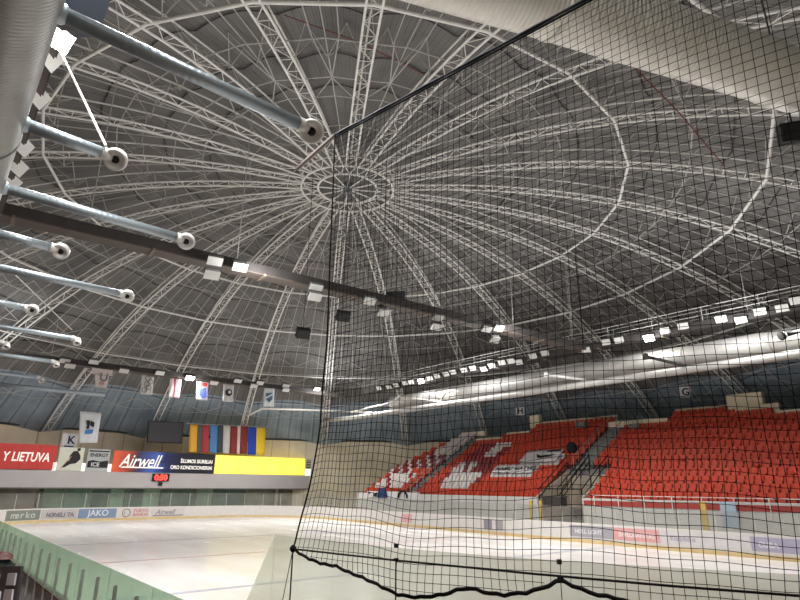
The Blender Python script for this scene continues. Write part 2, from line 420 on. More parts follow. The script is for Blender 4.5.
# ---------------------------------------------------------------- dasher boards and glass
NB = .93; FB = 1.1
def seg(pts, z0, z1, t, M, name, parent):
    mb = MB(); N = len(pts)
    out = []
    for i, p in enumerate(pts):
        a = Vector(pts[max(0, i-1)]); c = Vector(pts[min(N-1, i+1)]); d = (c-a).normalized(); n = Vector((d.y, -d.x)); out.append((Vector(p), n))
    rows = [[Vector((p.x, p.y, z0)) for p, n in out], [Vector((p.x, p.y, z1)) for p, n in out],
            [Vector(((p+n*t).x, (p+n*t).y, z1)) for p, n in out], [Vector(((p+n*t).x, (p+n*t).y, z0)) for p, n in out], [Vector((p.x, p.y, z0)) for p, n in out]]
    mb.grid(rows)
    for e in (0, -1): 
        q = [rows[i][e] for i in range(4)]; nn = len(mb.v); mb.v += q; mb.f.append((nn, nn+1, nn+2, nn+3)); mb.uv.append(((0, 0),)*4)
    return mb.build(name, M, parent)
arcR = [p for p in loop[0:13]]            # far right corner (x1,y1)
arcL = [p for p in loop[13:26]]           # far left corner
arcN = [p for p in loop[26:39]]           # near left corner (towards the camera)
far_path = [(X1, 3.0)] + arcR + arcL      # far side, far end; runs anticlockwise
far_path = [(X1, Y0+RR)] + [tuple(p) for p in arcR] + [tuple(p) for p in arcL]
bd = thing('dasher_board', 'white dasher boards with a yellow kick plate round the far side of the ice', 'rink boards', (33, 30, 0))
seg(far_path, 0, FB, .12, board_white, 'board', bd)
seg(far_path, .0, .2, -.015, kick_yellow, 'kick_plate', bd)
seg(far_path, FB, FB+.04, .12, plain('board_cap', (236, 232, 226)), 'cap_rail', bd)
bn = thing('dasher_board', 'low maroon backed boards under the green glass beside the walkway', 'rink boards', (3, 25, 0))
near_path = [(X0, Y1-RR), (X0, 6.2)]
seg(near_path, 0, NB, -.12, board_maroon, 'board', bn)
seg(near_path, 0, NB, .015, board_white, 'ice_face', bn)
bc = thing('dasher_board', 'curved corner boards under the tall pale glass', 'rink boards', (4, 2, 0))
corner = [(X0, 6.2)] + [tuple(p) for p in arcN]
seg(corner, 0, NB, -.12, board_white, 'board', bc)

# near low glass with stanchions
ng = thing('glass_screen', 'long low green rink glass with grey stanchions beside the walkway', 'rink glass', (3, 25, NB))
ys = [12.96+1.14*i for i in range(-5, 34)]
for i in range(0, len(ys)-2, 2):
    y0, y1 = ys[i]-.57, ys[i+2]-.57
    MB().box((2.96, (y0+y1)/2, (NB+1.88)/2), (.015, y1-y0-.02, 1.88-NB)).build('pane', low_glass, ng)
for y in ys: 
    MB().box((2.92, y, (.5+1.70)/2), (.05, .055, 1.2)).build('stanchion', stanchion, ng)
MB().box((2.94, 30, NB+.015), (.06, 45, .03)).build('bottom_rail', plain('dark_rail', (84, 66, 62)), ng)

# tall curved glass of the near corner, sloped at its first end
hg = thing('glass_screen', 'tall pale green curved rink glass with a sloped end under the black net', 'rink glass', (3.4, 3, NB))
def arcpt(y, R=8.5): return (11.5 - math.sqrt(max(0, R*R-(5.7-y)**2)), y)
top = HC-.485
ysg = [5.62, 5.0, 4.4, 3.8, 3.2, 2.6, 2.0, 1.4, .8, .3, -.2, -.7, -1.1]
def pane_strip(a, bb, name='pane'):
    n = 6; rows = [[], [], [], []]
    for i in range(n+1):
        y = a+(bb-a)*i/n; x, _ = arcpt(y); x2, _ = arcpt(y, 8.485)
        rows[0].append((x, y, NB)); rows[1].append((x, y, top)); rows[2].append((x2, y, top)); rows[3].append((x2, y, NB))
    MB().grid(rows+[rows[0]]).build(name, high_glass, hg)
MB().poly([(3.0, 6.28, NB), (3.0, 6.28, 1.92), (3.0, 5.62, top), (3.0, 5.62, NB)], (.015, 0, 0)).build('sloped_pane', high_glass, hg)
for a, bb in ((5.62, 2.6), (2.6, -.2), (-.2, -1.4)): pane_strip(a, bb)

# far glass: clear hazy panes and slim stanchions
def path_len(pts):
    L_ = [0]
    for i in range(1, len(pts)): L_.append(L_[-1]+(Vector(pts[i])-Vector(pts[i-1])).length)
    return L_
fg = thing('glass_screen', 'clear hazy rink glass on the white boards before the far wall and red stand', 'rink glass', (33, 50, FB+.04))
Lp = path_len(far_path)
def along(s):
    for i in range(1, len(Lp)):
        if s <= Lp[i]:
            t = (s-Lp[i-1])/(Lp[i]-Lp[i-1]); return Vector(far_path[i-1]).lerp(Vector(far_path[i]), t)
    return Vector(far_path[-1])
def glass_run(s0, s1, h, name):
    n = max(2, int((s1-s0)/.9)); pts = [along(s0+(s1-s0)*i/n) for i in range(n+1)]
    return seg([tuple(p) for p in pts], FB+.04, FB+.04+h, .015, far_glass, name, fg)
s_side = Lp[1]
glass_run(0, s_side, 1.0, 'side_glass')
glass_run(s_side, Lp[-1], 1.25, 'end_glass')
nst = 0
s = .6
while s < Lp[-1] and nst < 98:
    p = along(s); hh = 1.0 if s < s_side else 1.2
    MB().box((p.x+.03 if s < s_side else p.x, p.y+(.05 if s > s_side else 0), FB+hh/2+.04), (.05, .05, hh)).build('stanchion', plain('pale_stanchion', (216, 214, 208)) if nst == 0 else bpy.data.materials['pale_stanchion'], fg)
    s += 1.9; nst += 1

# advertising panels on the boards
def side_ad(y0, y1, rgb, label, words=None, wrgb=(235, 235, 235), z0=.34, z1=1.0, size=.34):
    t = thing('board_advert', label, 'advert panel', (X1-.02, (y0+y1)/2, z0), 'adverts on the far side boards')
    MB().box((X1-.012, (y0+y1)/2, (z0+z1)/2), (.02, y1-y0, z1-z0)).build('panel', plain('ad_side_%d' % int(y0*10), rgb), t)
    if words: text('lettering', words, t, (X1-.026, y1-.3*(y1-y0)*.4, z0+.2), (0, -1, 0), (0, 0, 1), size, plain('ad_ink_%d' % int(y0*10), wrgb), bold=.01)
    return t
def sy(px, py): return onx(px, py, X1).y
side_ad(sy(613, 535), sy(570, 530), (172, 170, 177), 'grey advert with pale lettering on the far boards beside the pink one', 'NEILL LIGHT', (226, 224, 226))
side_ad(sy(660, 540), sy(613.5, 535), (230, 172, 170), 'pink advert with white lettering on the far side boards', 'SWEDBANKAS', (246, 232, 230))
side_ad(sy(751, 548), sy(661, 540), (226, 222, 224), 'white advert with faint grey lettering between the pink and lavender ones', 'Klaipėdos', (188, 184, 196))
side_ad(sy(815, 555), sy(752, 548), (184, 178, 202), 'lavender advert with white lettering at the near end of the far boards', 'CUBA', (232, 230, 240))
side_ad(sy(503, 523), sy(495.5, 523), (170, 166, 168), 'small grey square advert on the far boards under the red seats, nearer the stairs')
side_ad(sy(492, 522), sy(484, 522), (150, 146, 152), 'small darker grey square advert on the far boards under the red seats')
side_ad(sy(412, 513), sy(402, 513), (232, 178, 182), 'small pink advert on the far boards in the far corner')
def end_ad(px0, px1, rgb, label, words=None, wrgb=(230, 230, 230), size=.55, shear=0, dz=.0):
    x0 = ony(px0, 515, Y1).x; x1 = ony(px1, 515, Y1).x
    t = thing('board_advert', label, 'advert panel', ((x0+x1)/2, Y1-.02, .3), 'adverts on the end boards')
    MB().box(((x0+x1)/2, Y1-.012, .64), (x1-x0, .02, .8)).build('panel', plain('ad_end_%d' % px0, rgb), t)
    if words: text('lettering', words, t, (x0+.12*(x1-x0), Y1-.028, .44+dz), (1, 0, 0), (0, 0, 1), size, plain('ad_end_ink_%d' % px0, wrgb), shear, bold=.012)
    return t, x0, x1
RX = X0+RR
# the straight end boards start at x 11.5; adverts before that follow the corner
def corner_ad(px0, px1, rgb, label, words, wrgb, size):
    t = thing('board_advert', label, 'advert panel', (8, 58, .3), 'adverts on the end boards')
    def hit(px):
        d = ray(px, 515); a = d.x*d.x+d.y*d.y; cx, cy = X0+RR, Y1-RR; bq = -2*(d.x*cx+d.y*cy); cc = cx*cx+cy*cy-(RR-.02)**2
        tt = (-bq+math.sqrt(bq*bq-4*a*cc))/(2*a); return math.atan2(d.y*tt-cy, d.x*tt-cx)
    a0, a1 = hit(px0), hit(px1); n = 10; rows = [[], []]
    for i in range(n+1):
        a = a0+(a1-a0)*i/n
        for k, z in ((0, .24), (1, 1.04)): rows[k].append((X0+RR+(RR-.02)*math.cos(a), Y1-RR+(RR-.02)*math.sin(a), z))
    MB().grid(rows).build('panel', plain('ad_corner_%d' % px0, rgb), t)
    n = len(words)
    for i, ch in enumerate(words):
        a = a0+(a1-a0)*(.14+.74*i/n); r_ = RR-.04
        text('lettering', ch, t, (X0+RR+r_*math.cos(a), Y1-RR+r_*math.sin(a), .42), (math.sin(a), -math.cos(a), 0), (0, 0, 1), size, plain('ad_corner_ink_%d_%d' % (px0, i), wrgb), bold=.012)
corner_ad(6, 40, (134, 142, 130), 'dark grey green advert reading merko on the far corner boards', 'merko', (206, 212, 206), .72)
corner_ad(41, 77, (200, 196, 194), 'pale advert with grey capitals between the dark green and the blue adverts', 'NORVELITA', (140, 130, 140), .5)
end_ad(78, 116, (132, 150, 178), 'blue advert reading JAKO on the end boards', '  JAKO', (226, 230, 236), .72)
t, x0, x1 = end_ad(117.5, 149, (222, 214, 210), 'white advert with a round grey emblem and red lettering on the end boards')
mk = MB(); c = Vector((x0+.75, Y1-.03, .64)); mk.tube([c+Vector((.34*math.cos(a), 0, .34*math.sin(a))) for a in [2*PI*i/20 for i in range(20)]], .035, 4, closed=True)
mk.tube([c+Vector((-.2, 0, 0)), c+Vector((0, 0, .17)), c+Vector((.2, 0, 0)), c+Vector((0, 0, -.17))], .03, 4, closed=True); mk.build('emblem', plain('emblem_grey', (140, 128, 128)), t)
text('lettering', 'TURTO', t, (x0+1.35, Y1-.03, .68), (1, 0, 0), (0, 0, 1), .4, plain('emblem_red', (206, 140, 138)), bold=.01)
text('lettering', 'BANKAS', t, (x0+1.35, Y1-.03, .34), (1, 0, 0), (0, 0, 1), .36, bpy.data.materials['emblem_red'], bold=.01)
t, x0, x1 = end_ad(151, 184, (220, 214, 210), 'white advert reading Airwell in grey script on the end boards', 'Airwell', (150, 150, 156), .62, .35)
MB().box(((x0+x1)/2, Y1-.027, .33), (x1-x0-.3, .012, .08)).build('underline', bpy.data.materials['emblem_grey'], t)
end_ad(213, 240, (214, 206, 206), 'white advert with faint mauve lettering on the end boards under the yellow panels', 'SEGINĖ', (190, 176, 190), .5)
end_ad(255, 273, (224, 218, 216), 'white advert with a faint dotted blue word on the end boards', 'vilniaus', (170, 180, 196), .4)
end_ad(277, 296, (222, 178, 176), 'pink advert on the end boards beside the net', None)

# ---------------------------------------------------------------- far end balcony with lit panels
YE = 61.0
def ez(px, py): return ony(px, py, YE).z
zf0, zf1 = HC-.40, HC+1.05
struct('wall_balcony', MB().box((14.5, YE+.15, (zf0+zf1)/2), (45, .3, zf1-zf0)), fascia_grey)
sf = MB().box((14.5, YE+1.2, zf0-.05), (45, 2.4, .1)); struct('ceiling_balcony', sf, concrete)
# green glazed screens under the balcony
YG = 61.9
gp = [(-30, 36.5, (132, 124, 110), 'sheet'), (37.5, 64, (112, 142, 112), ''), (64, 92, (104, 140, 118), ''), (92, 110, (78, 108, 94), ''), (110, 124, (134, 168, 142), ''),
      (124, 143, (84, 112, 96), ''), (143, 160, (136, 170, 142), ''), (160, 196, (92, 122, 106), ''), (196, 212, (132, 164, 138), ''), (212, 246, (84, 110, 100), ''), (246, 276, (140, 142, 130), ''), (276, 345, (146, 140, 126), '')]
for i, (a, bb, rgb, k) in enumerate(gp):
    xa, xb = ony(a, 495, YG).x, ony(bb, 495, YG).x
    wn = MB().box(((xa+xb)/2, YG, (zf0-.1)/2), (xb-xa-.06, .06, zf0-.1))
    M = mat('glazing_%d' % i, rgb, .18, var=.18, scale=.8, spec=.6)
    o = tag(wn.build('window_%d' % (i+1), M), kind='structure')
for i, px in enumerate((41, 276)):
    xa = ony(px, 495, YG).x; struct('trim_%d' % (3+i), MB().box((xa, YG-.1, 1.4), (.3, .2, 2.8)), plain('post_grey_%d' % i, (70, 74, 66) if i == 0 else (196, 196, 176)))

def wall_panel(px0, px1, ytop, ybot, rgb, name, label, cat, emit=0., group=None, depth=.14, rough=.5):
    x0, x1 = ony(px0, 460, YE).x, ony(px1, 460, YE).x
    z1, z0 = ytop, ybot
    t = thing(name, label, cat, ((x0+x1)/2, YE, z0), group)
    M = mat(name+'_%d' % px0, rgb, rough, var=.03, emit=rgb if emit else None, estr=emit)
    MB().box(((x0+x1)/2, YE+.02, (z0+z1)/2), (x1-x0, depth, z1-z0)).build('panel', M, t)
    return t, x0, x1, z0, z1
ZT, ZB = HC+3.0, HC+1.06
white_ink = mat('lit_white_ink', (250, 244, 236), .5, var=0, emit=(255, 250, 244), estr=.35)
t, x0, x1, z0, z1 = wall_panel(-40, 55.5, HC+3.25, ZB+.06, (196, 66, 60), 'billboard', 'red lit billboard reading Y LIETUVA above the grey balcony', 'billboard', .12)
xs = ony(1.5, 460, YE).x
text('lettering', 'Y LIETUVA', t, (xs, YE-.07, HC+1.80), (1, 0, 0), (0, 0, 1), 1.08, white_ink, .12, bold=.022, xs=.70)
for px in (20, 38): 
    xx = ony(px, 460, YE).x; MB().box((xx, YE-.052, HC+2.15), (.04, .012, 2.0)).build('seam', plain('red_seam_%d' % px, (170, 44, 42)), t)
t, x0, x1, z0, z1 = wall_panel(58, 83, HC+3.12, ZB, (206, 206, 190), 'billboard', 'pale billboard with a dark ice hockey player above the grey balcony', 'billboard', .12)
pl = MB(); cx = (x0+x1)/2
def Q(u, v): return (x0+(x1-x0)*u, YE-.055, z0+(z1-z0)*v)
pl.poly([Q(.42, .62), (Q(.55, .84)), Q(.72, .86), Q(.86, .66), Q(.88, .5), Q(.72, .32), Q(.5, .28), Q(.3, .14), Q(.14, .12), Q(.3, .34), Q(.46, .46)], (0, -.01, 0))
pl.lathe(Q(.76, .92), (0, -1, 0), [(0, .15), (.012, .15)], 12)
pl.build('player_print', plain('print_dark', (44, 38, 42)), t)
MB().tube([Q(.5, .62), Q(.12, .06)], .035, 4).build('stick_print', plain('print_stick', (214, 190, 160)), t)
text('lettering', 'K', (tk := thing('letter_sign', 'small white square sign with a dark letter K on the tan wall', 'sign', ony(70, 440, YE+.5))), ony(66.8, 443.5, YE+.45), (1, 0, 0), (0, 0, 1), 1.0, plain('sign_ink', (40, 44, 74)), bold=.02)
c = ony(70, 440, YE+.5); MB().box(c, (1.3, .06, 1.15)).build('plate', plain('sign_white', (220, 222, 224)), tk); MB().box(c+Vector((0, -.04, -.58)), (.8, .05, .12)).build('lower_strip', plain('sign_blue', (70, 84, 140)), tk)
t, x0, x1, z0, z1 = wall_panel(87, 109, HC+3.06, ZB, (176, 180, 178), 'billboard', 'grey billboard with black and white rough lettering between two white lamps', 'billboard', .1)
bk = MB(); bk.poly([Q(.04, .94), Q(.96, .94), Q(.96, .88), Q(.04, .88)], (0, -.01, 0)); bk.poly([Q(.04, .16), Q(.04, .44), Q(.25, .5), Q(.6, .44), Q(.96, .5), Q(.96, .16)], (0, -.01, 0)); bk.build('dark_band', plain('print_black', (34, 36, 38)), t)
text('lettering', 'ENERGY', t, Q(.1, .66), (1, 0, 0), (0, 0, 1), .42, bpy.data.materials['print_black'], bold=.012)
text('lettering', 'ICE', t, Q(.2, .22), (1, 0, 0), (0, 0, 1), .5, plain('print_white', (226, 228, 226)), bold=.012, ex=.02)
t, x0, x1, z0, z1 = wall_panel(113, 214.5, HC+3.02, ZB-.02, (26, 30, 52), 'billboard', 'dark blue billboard reading Airwell with an orange glow above the grey balcony', 'billboard', 0)
M = t.children[0].data.materials[0]; nt = M.node_tree; b = nt.nodes['Principled BSDF']
tc = nt.nodes.new('ShaderNodeTexCoord'); sep = nt.nodes.new('ShaderNodeSeparateXYZ'); nt.links.new(tc.outputs['Generated'], sep.inputs[0])
nn = nt.nodes.new('ShaderNodeTexNoise'); nn.inputs['Scale'].default_value = 5; nn.inputs['Detail'].default_value = 5; nt.links.new(tc.outputs['Generated'], nn.inputs['Vector'])
ad = nt.nodes.new('ShaderNodeMath'); ad.operation = 'MULTIPLY_ADD'; ad.inputs[1].default_value = .22; nt.links.new(nn.outputs['Fac'], ad.inputs[0]); nt.links.new(sep.outputs['X'], ad.inputs[2])
cr = nt.nodes.new('ShaderNodeValToRGB'); e = cr.color_ramp.elements
e[0].position = .08; e[0].color = lin((222, 104, 44)); e[1].position = 1; e[1].color = lin((18, 20, 32))
for ps, cc in ((.16, (206, 84, 60)), (.25, (150, 62, 40)), (.34, (58, 44, 66)), (.5, (64, 96, 176)), (.6, (30, 40, 84)), (.75, (18, 20, 34))): e.new(ps).color = lin(cc)
nt.links.new(ad.outputs[0], cr.inputs['Fac']); nt.links.new(cr.outputs['Color'], b.inputs['Base Color']); nt.links.new(cr.outputs['Color'], b.inputs['Emission Color']); b.inputs['Emission Strength'].default_value = .25
text('lettering', 'Airwell', t, Q(.06, .24), (1, 0, 0), (0, 0, 1), 1.75, white_ink, .42, bold=.014, xs=.72)
MB().poly([Q(.075, .2), Q(.475, .2), Q(.48, .26), (Q(.09, .26))], (0, -.012, 0)).build('underline', white_ink, t)
text('lettering', 'ŠILUMOS SIURBLIAI', t, Q(.98, .52), (1, 0, 0), (0, 0, 1), .5, white_ink, align='RIGHT', bold=.014, xs=.8)
text('lettering', 'ORO KONDICIONIERIAI', t, Q(.98, .2), (1, 0, 0), (0, 0, 1), .5, white_ink, align='RIGHT', bold=.014, xs=.8)
yellow = (255, 238, 104)
for i, (a, bb) in enumerate(((215.5, 239), (239.5, 262), (262.5, 282), (282.5, 305))):
    t, x0, x1, z0, z1 = wall_panel(a, bb, HC+2.98, ZB+.02, yellow, 'light_panel', ('bright yellow lit panel beside the dark blue billboard', 'bright yellow lit panel, second from the dark blue billboard',
        'bright yellow lit panel, third from the dark blue billboard', 'bright yellow lit panel at the net end of the yellow row')[i], 'lit panel', 1.25, 'yellow lit panels')
    M = t.children[0].data.materials[0]; nt = M.node_tree; b = nt.nodes['Principled BSDF']      # the tubes behind the sheet show as a hot middle
    tc = nt.nodes.new('ShaderNodeTexCoord'); sb = nt.nodes.new('ShaderNodeVectorMath'); sb.operation = 'DISTANCE'; sb.inputs[1].default_value = (.5, .5, .38)
    nt.links.new(tc.outputs['Generated'], sb.inputs[0]); rp_ = nt.nodes.new('ShaderNodeValToRGB')
    rp_.color_ramp.elements[0].position = .05; rp_.color_ramp.elements[0].color = lin((255, 250, 190)); rp_.color_ramp.elements[1].position = .55; rp_.color_ramp.elements[1].color = lin((246, 222, 84))
    nt.links.new(sb.outputs['Value'], rp_.inputs['Fac']); nt.links.new(rp_.outputs['Color'], b.inputs['Emission Color']); b.inputs['Emission Strength'].default_value = .95
t, x0, x1, z0, z1 = wall_panel(306, 320, HC+1.8, ZB, (250, 250, 250), 'light_panel', 'white lit panel under grey shelves at the end of the yellow row', 'lit panel', .9)
t, x0, x1, z0, z1 = wall_panel(307, 319, HC+2.85, HC+1.9, (92, 92, 92), 'shelf_rack', 'grey slatted rack above the white lit panel', 'rack', 0)
for v in (.25, .55, .85): MB().box(((x0+x1)/2, YE-.07, z0+(z1-z0)*v), (x1-x0, .06, .12)).build('slat', paper, t)
for px, lab in ((55.5, 'small white lamp between the red billboard and the hockey player'), (84.5, 'small white lamp between the hockey player and the grey billboard'), (110.5, 'small white lamp between the grey and dark blue billboards')):
    t, x0, x1, z0, z1 = wall_panel(px-1.8, px+1.8, HC+1.75, ZB, (250, 248, 240), 'wall_lamp', lab, 'lamp', .9)
c = ony(160.5, 477.5, YE)
t = thing('score_clock', 'small black clock with red digits on the grey balcony', 'clock', (c.x, YE, c.z-.35))
MB().box((c.x, YE-.08, c.z), (1.65, .16, .72)).build('case', black, t)
text('digits', '0:50', t, (c.x-.62, YE-.17, c.z-.24), (1, 0, 0), (0, 0, 1), .72, mat('red_digit', (255, 60, 50), .5, var=0, emit=(255, 70, 60), estr=2.2), bold=.03)
c2 = ony(160, 484, YE); tag(MB().box((c2.x, YE-.06, c2.z), (.4, .12, .34)).build('speaker_box', black), 'tiny black box under the red digit clock', 'box')

# flags, banners under the roof
def bannerquad(pts, name, label, cat, rgb, y, group=None, wob=.06):
    """pts = four sight lines (top left, top right, bottom right, bottom left) at plane y"""
    q = [ony(*p, y) for p in pts]; rows = []; n = 8
    for i in range(n+1):
        v = i/n; a = q[0].lerp(q[3], v); c = q[1].lerp(q[2], v)
        rows.append([a.lerp(c, u/n) + Vector((0, wob*math.sin(u*1.7+i*.5)*v, 0)) for u in range(n+1)])
    base = (q[2]+q[3])/2; t = thing(name, label, cat, base, group)
    o = MB().grid(rows).build('cloth', plain('cloth_'+label[:18].replace(' ', '_'), rgb, .8), t, True)
    md = o.modifiers.new('thickness', 'SOLIDIFY'); md.thickness = .02
    return t, q
def QB(q, u, v, d=-.12): 
    a = q[3].lerp(q[0], v); c = q[2].lerp(q[1], v); return a.lerp(c, u) + Vector((0, d, 0))
YB = 51.0
t, q = bannerquad(((92, 367.5), (113, 370.5), (112, 376), (91.5, 374)), 'jersey_banner', 'white hockey jersey hung as a banner under the catwalk', 'jersey', (214, 202, 198), YB)
a = [ony(*p, YB) for p in ((95, 375), (109, 376), (106.5, 388), (95.5, 386.5))]
MB().grid([[a[0], a[1]], [a[3], a[2]]]).build('jersey_body', plain('jersey_cloth', (218, 206, 202), .8), t).modifiers.new('thickness', 'SOLIDIFY').thickness = .03
text('lettering', 'U', t, ony(99, 380.5, YB-.1), (1, 0, 0), (0, 0, 1), .9, plain('jersey_ink', (120, 120, 126)), bold=.02)
text('lettering', '99', t, ony(98.5, 385, YB-.1), (1, 0, 0), (0, 0, 1), .4, plain('jersey_red', (190, 120, 120)))
t, q = bannerquad(((142, 375), (154, 377), (152, 395), (140, 394)), 'hanging_banner', 'white banner with five dark rings hanging under the catwalk', 'banner', (206, 204, 200), YB, 'banners under the far catwalk')
for k, (u, v) in enumerate(((.55, .85), (.85, .7), (.5, .55), (.7, .38), (.3, .22))):
    c = QB(q, u*.8+.05, v); MB().tube([c+Vector((.2*math.cos(w_), 0, .2*math.sin(w_))) for w_ in [2*PI*i/16 for i in range(16)]], .025, 4, closed=True).build('ring', plain('ring_ink_%d' % k, (96, 90, 84)), t)
t, q = bannerquad(((170, 378.5), (181.5, 379.5), (179, 398), (168, 397.5)), 'hanging_banner', 'white and pink striped banner hanging beside the lit floodlight', 'banner', (232, 216, 218), YB, 'banners under the far catwalk')
MB().poly([QB(q, .3, 1), QB(q, .5, 1), QB(q, .55, 0), QB(q, .42, 0)], (0, -.01, 0)).build('stripe', plain('stripe_maroon', (150, 64, 84)), t)
MB().poly([QB(q, .8, 1), QB(q, .92, 1), QB(q, .96, 0), QB(q, .84, 0)], (0, -.01, 0)).build('stripe', plain('stripe_pink', (208, 130, 140)), t)
t, q = bannerquad(((197, 381.5), (208.5, 382.5), (207, 400.5), (196, 400)), 'hanging_banner', 'white banner with a red heading and a blue emblem under the catwalk', 'banner', (232, 232, 236), YB, 'banners under the far catwalk')
MB().poly([QB(q, .12, .92), QB(q, .85, .96), QB(q, .85, .76), QB(q, .12, .72)], (0, -.01, 0)).build('heading', plain('heading_red', (206, 58, 50)), t)
MB().poly([QB(q, .2, .62), QB(q, .8, .7), QB(q, .9, .2), QB(q, .5, .08), QB(q, .25, .22)], (0, -.01, 0)).build('emblem', plain('emblem_blue', (48, 62, 140)), t)
t, q = bannerquad(((223.5, 384), (234, 385), (233, 402), (222.5, 401.5)), 'hanging_banner', 'grey banner with a round black and white crest under the catwalk', 'banner', (196, 192, 190), YB, 'banners under the far catwalk')
c = QB(q, .5, .52); MB().lathe(c, (0, -1, 0), [(0, .34), (.012, .34)], 16).build('crest', plain('crest_black', (34, 34, 38)), t); MB().lathe(c+Vector((.06, -.015, .05)), (0, -1, 0), [(0, .15), (.012, .15)], 12).build('crest_centre', paper, t)
t, q = bannerquad(((264.5, 388), (274.5, 388.5), (273.5, 407), (263, 406.5)), 'hanging_banner', 'pale banner with a blue and green shield, nearest the net', 'banner', (206, 210, 208), YB, 'banners under the far catwalk')
MB().poly([QB(q, .15, .72), QB(q, .8, .76), QB(q, .8, .4), QB(q, .5, .22), QB(q, .18, .38)], (0, -.01, 0)).build('shield', plain('shield_blue', (58, 92, 120)), t)
MB().poly([QB(q, .15, .5, -.14), QB(q, .78, .72, -.14), QB(q, .78, .62, -.14), QB(q, .15, .4, -.14)], (0, -.01, 0)).build('bar', paper, t)
t, q = bannerquad(((80, 411), (101.5, 413), (97, 443), (79, 443)), 'hanging_banner', 'large white banner with a black and blue emblem by the letter K sign', 'banner', (216, 218, 220), YE-.6)
MB().poly([QB(q, .3, .72), QB(q, .5, .72), QB(q, .46, .45), QB(q, .32, .45), QB(q, .36, .56)], (0, -.01, 0)).build('emblem', black, t)
MB().poly([QB(q, .52, .72), QB(q, .72, .66), QB(q, .7, .5), QB(q, .52, .56)], (0, -.01, 0)).build('emblem', black, t)
MB().poly([QB(q, .28, .4), QB(q, .7, .44), QB(q, .66, .3), QB(q, .26, .28)], (0, -.01, 0)).build('wave', plain('wave_blue', (70, 130, 190)), t)
YF = YE-.5
flags = (('orange, green and red striped flag, first of the row of four beside the dark screen', ((190, 424.5, 197.5, (226, 168, 60)), (197.5, 424.5, 202.5, (84, 92, 86)), (202.5, 425, 209, (176, 62, 72)))),
         ('blue, black and white striped flag, second of the row of four', ((210.5, 425, 218, (80, 136, 190)), (218, 425, 223.5, (66, 70, 78)), (223.5, 425.5, 230.5, (204, 202, 196)))),
         ('dark red flag with a white centre stripe, third of the row of four', ((230.5, 426, 237.5, (132, 54, 50)), (237.5, 426, 240.8, (226, 200, 190)), (240.8, 426, 248, (132, 54, 50)))),
         ('blue and yellow flag, last of the row of four', ((248.5, 427, 256.5, (40, 72, 180)), (256.5, 427.5, 265.5, (234, 198, 40)))))
for lab, st in flags:
    t = thing('national_flag', lab, 'flag', ony((st[0][0]+st[-1][2])/2, 453, YF), 'flags hung in a row above the billboards')
    for (a, yt, bb, rgb) in st:
        yb = yt+27.5; n = 10; rows = []
        sl = -.9
        for i in range(n+1):
            v = i/n; p0 = ony(a+sl*v, yt+(yb-yt)*v, YF); p1 = ony(bb+sl*v, yt+(yb-yt)*v+.4, YF)
            rows.append([p0.lerp(p1, u/4)+Vector((0, .07*math.sin((a+u*(bb-a)/4)*1.1)*(.3+v), 0)) for u in range(5)])
        o = MB().grid(rows).build('stripe', plain('flag_%d' % int(a), rgb, .8), t, True); o.modifiers.new('thickness', 'SOLIDIFY').thickness = .02
rail_a, rail_b = ony(186, 423.5, YF), ony(268, 427, YF); tag(MB().tube([rail_a, rail_b], .03, 5).build('flag_wire', strut_steel), 'thin wire the row of four flags hangs from', 'wire')
q = [ony(*p, YE+.3) for p in ((149, 421), (183.5, 422.5), (181.5, 443), (147.5, 442))]
t = thing('video_screen', 'large dark switched-off screen above the dark blue billboard', 'screen', (q[2]+q[3])/2)
MB().poly(q, (0, .35, 0)).build('cabinet', plain('screen_dark', (62, 60, 66)), t)
MB().tube([q[0], q[1], q[2], q[3]], .06, 4, closed=True).build('frame', plain('screen_frame', (48, 48, 52)), t)
for px, py, ltr, lab in ((685, 392, 'G', 'white square sign with a black letter G above the red stand'), (520, 411, 'H', 'white square sign with a black letter H above the red stand'), (443, 417, 'I', 'white square sign with a dark letter I over the far end of the stand')):
    c = onx(px, py, 46.5 if px > 500 else 47.5); s_ = .85
    t = thing('letter_sign', lab, 'sign', c, 'letter signs round the hall')
    nrm = Vector((-.8, -.6, 0)).normalized(); rt = Vector((.6, -.8, 0)).normalized()
    Rm = Matrix((rt, -nrm, Vector((0, 0, 1)))).transposed()
    MB().box(c, (s_, .05, s_), Rm).build('plate', bpy.data.materials['sign_white'], t)
    text('letter', ltr, t, c+nrm*.035-rt*.26-Vector((0, 0, .26)), rt, (0, 0, 1), .8, black, bold=.02)
    MB().tube([c+Vector((0, 0, .4)), c+Vector((0, 0, zb(min(36, math.hypot(c.x-DCX, c.y-DCY)))-c.z+.1))], .012, 4).build('hanger', strut_steel, t)

# ---------------------------------------------------------------- the red stand
SX0, TD, TR, SZ0 = 36.0, .8, .47, HC-1.02
def nrows(y):
    if y > 41.8: return 13
    if y > 38.2: return 11
    if y > 35.4: return 12
    if y > 27: return 14
    if y > 21.7: return 12
    if y > 16.9: return 14
    if y > 14: return 13
    return 12
def leftlimit(k):
    return 49.5 if k < 5 else 49.5-(k-5)*.55
ST1 = (41.75, 42.75); ST2 = (25.2, 26.9); VOM = (23.5, 27.3)
terr = MB()
NK = 14
for k in range(NK):
    x0 = SX0+TD*k-.25; z = SZ0+TR*k
    rng = [(2.0, 49.8)] if k > 4 else [(2.0, VOM[0]), (VOM[1], 49.8)]
    for y0, y1 in rng:
        yy1 = min(y1, leftlimit(k)+.3) if y1 > 40 else y1
        terr.box((x0+TD/2, (y0+yy1)/2, (z-.55+z)/2), (TD, yy1-y0, .56))
struct('floor_stand', terr, concrete)
fw_ = MB()
for y0, y1 in ((2.0, VOM[0]), (VOM[1], 49.8)): fw_.box((SX0-.3, (y0+y1)/2, (SZ0+.32)/2), (.14, y1-y0, SZ0+.32))
struct('wall_stand_front', fw_, front_white)
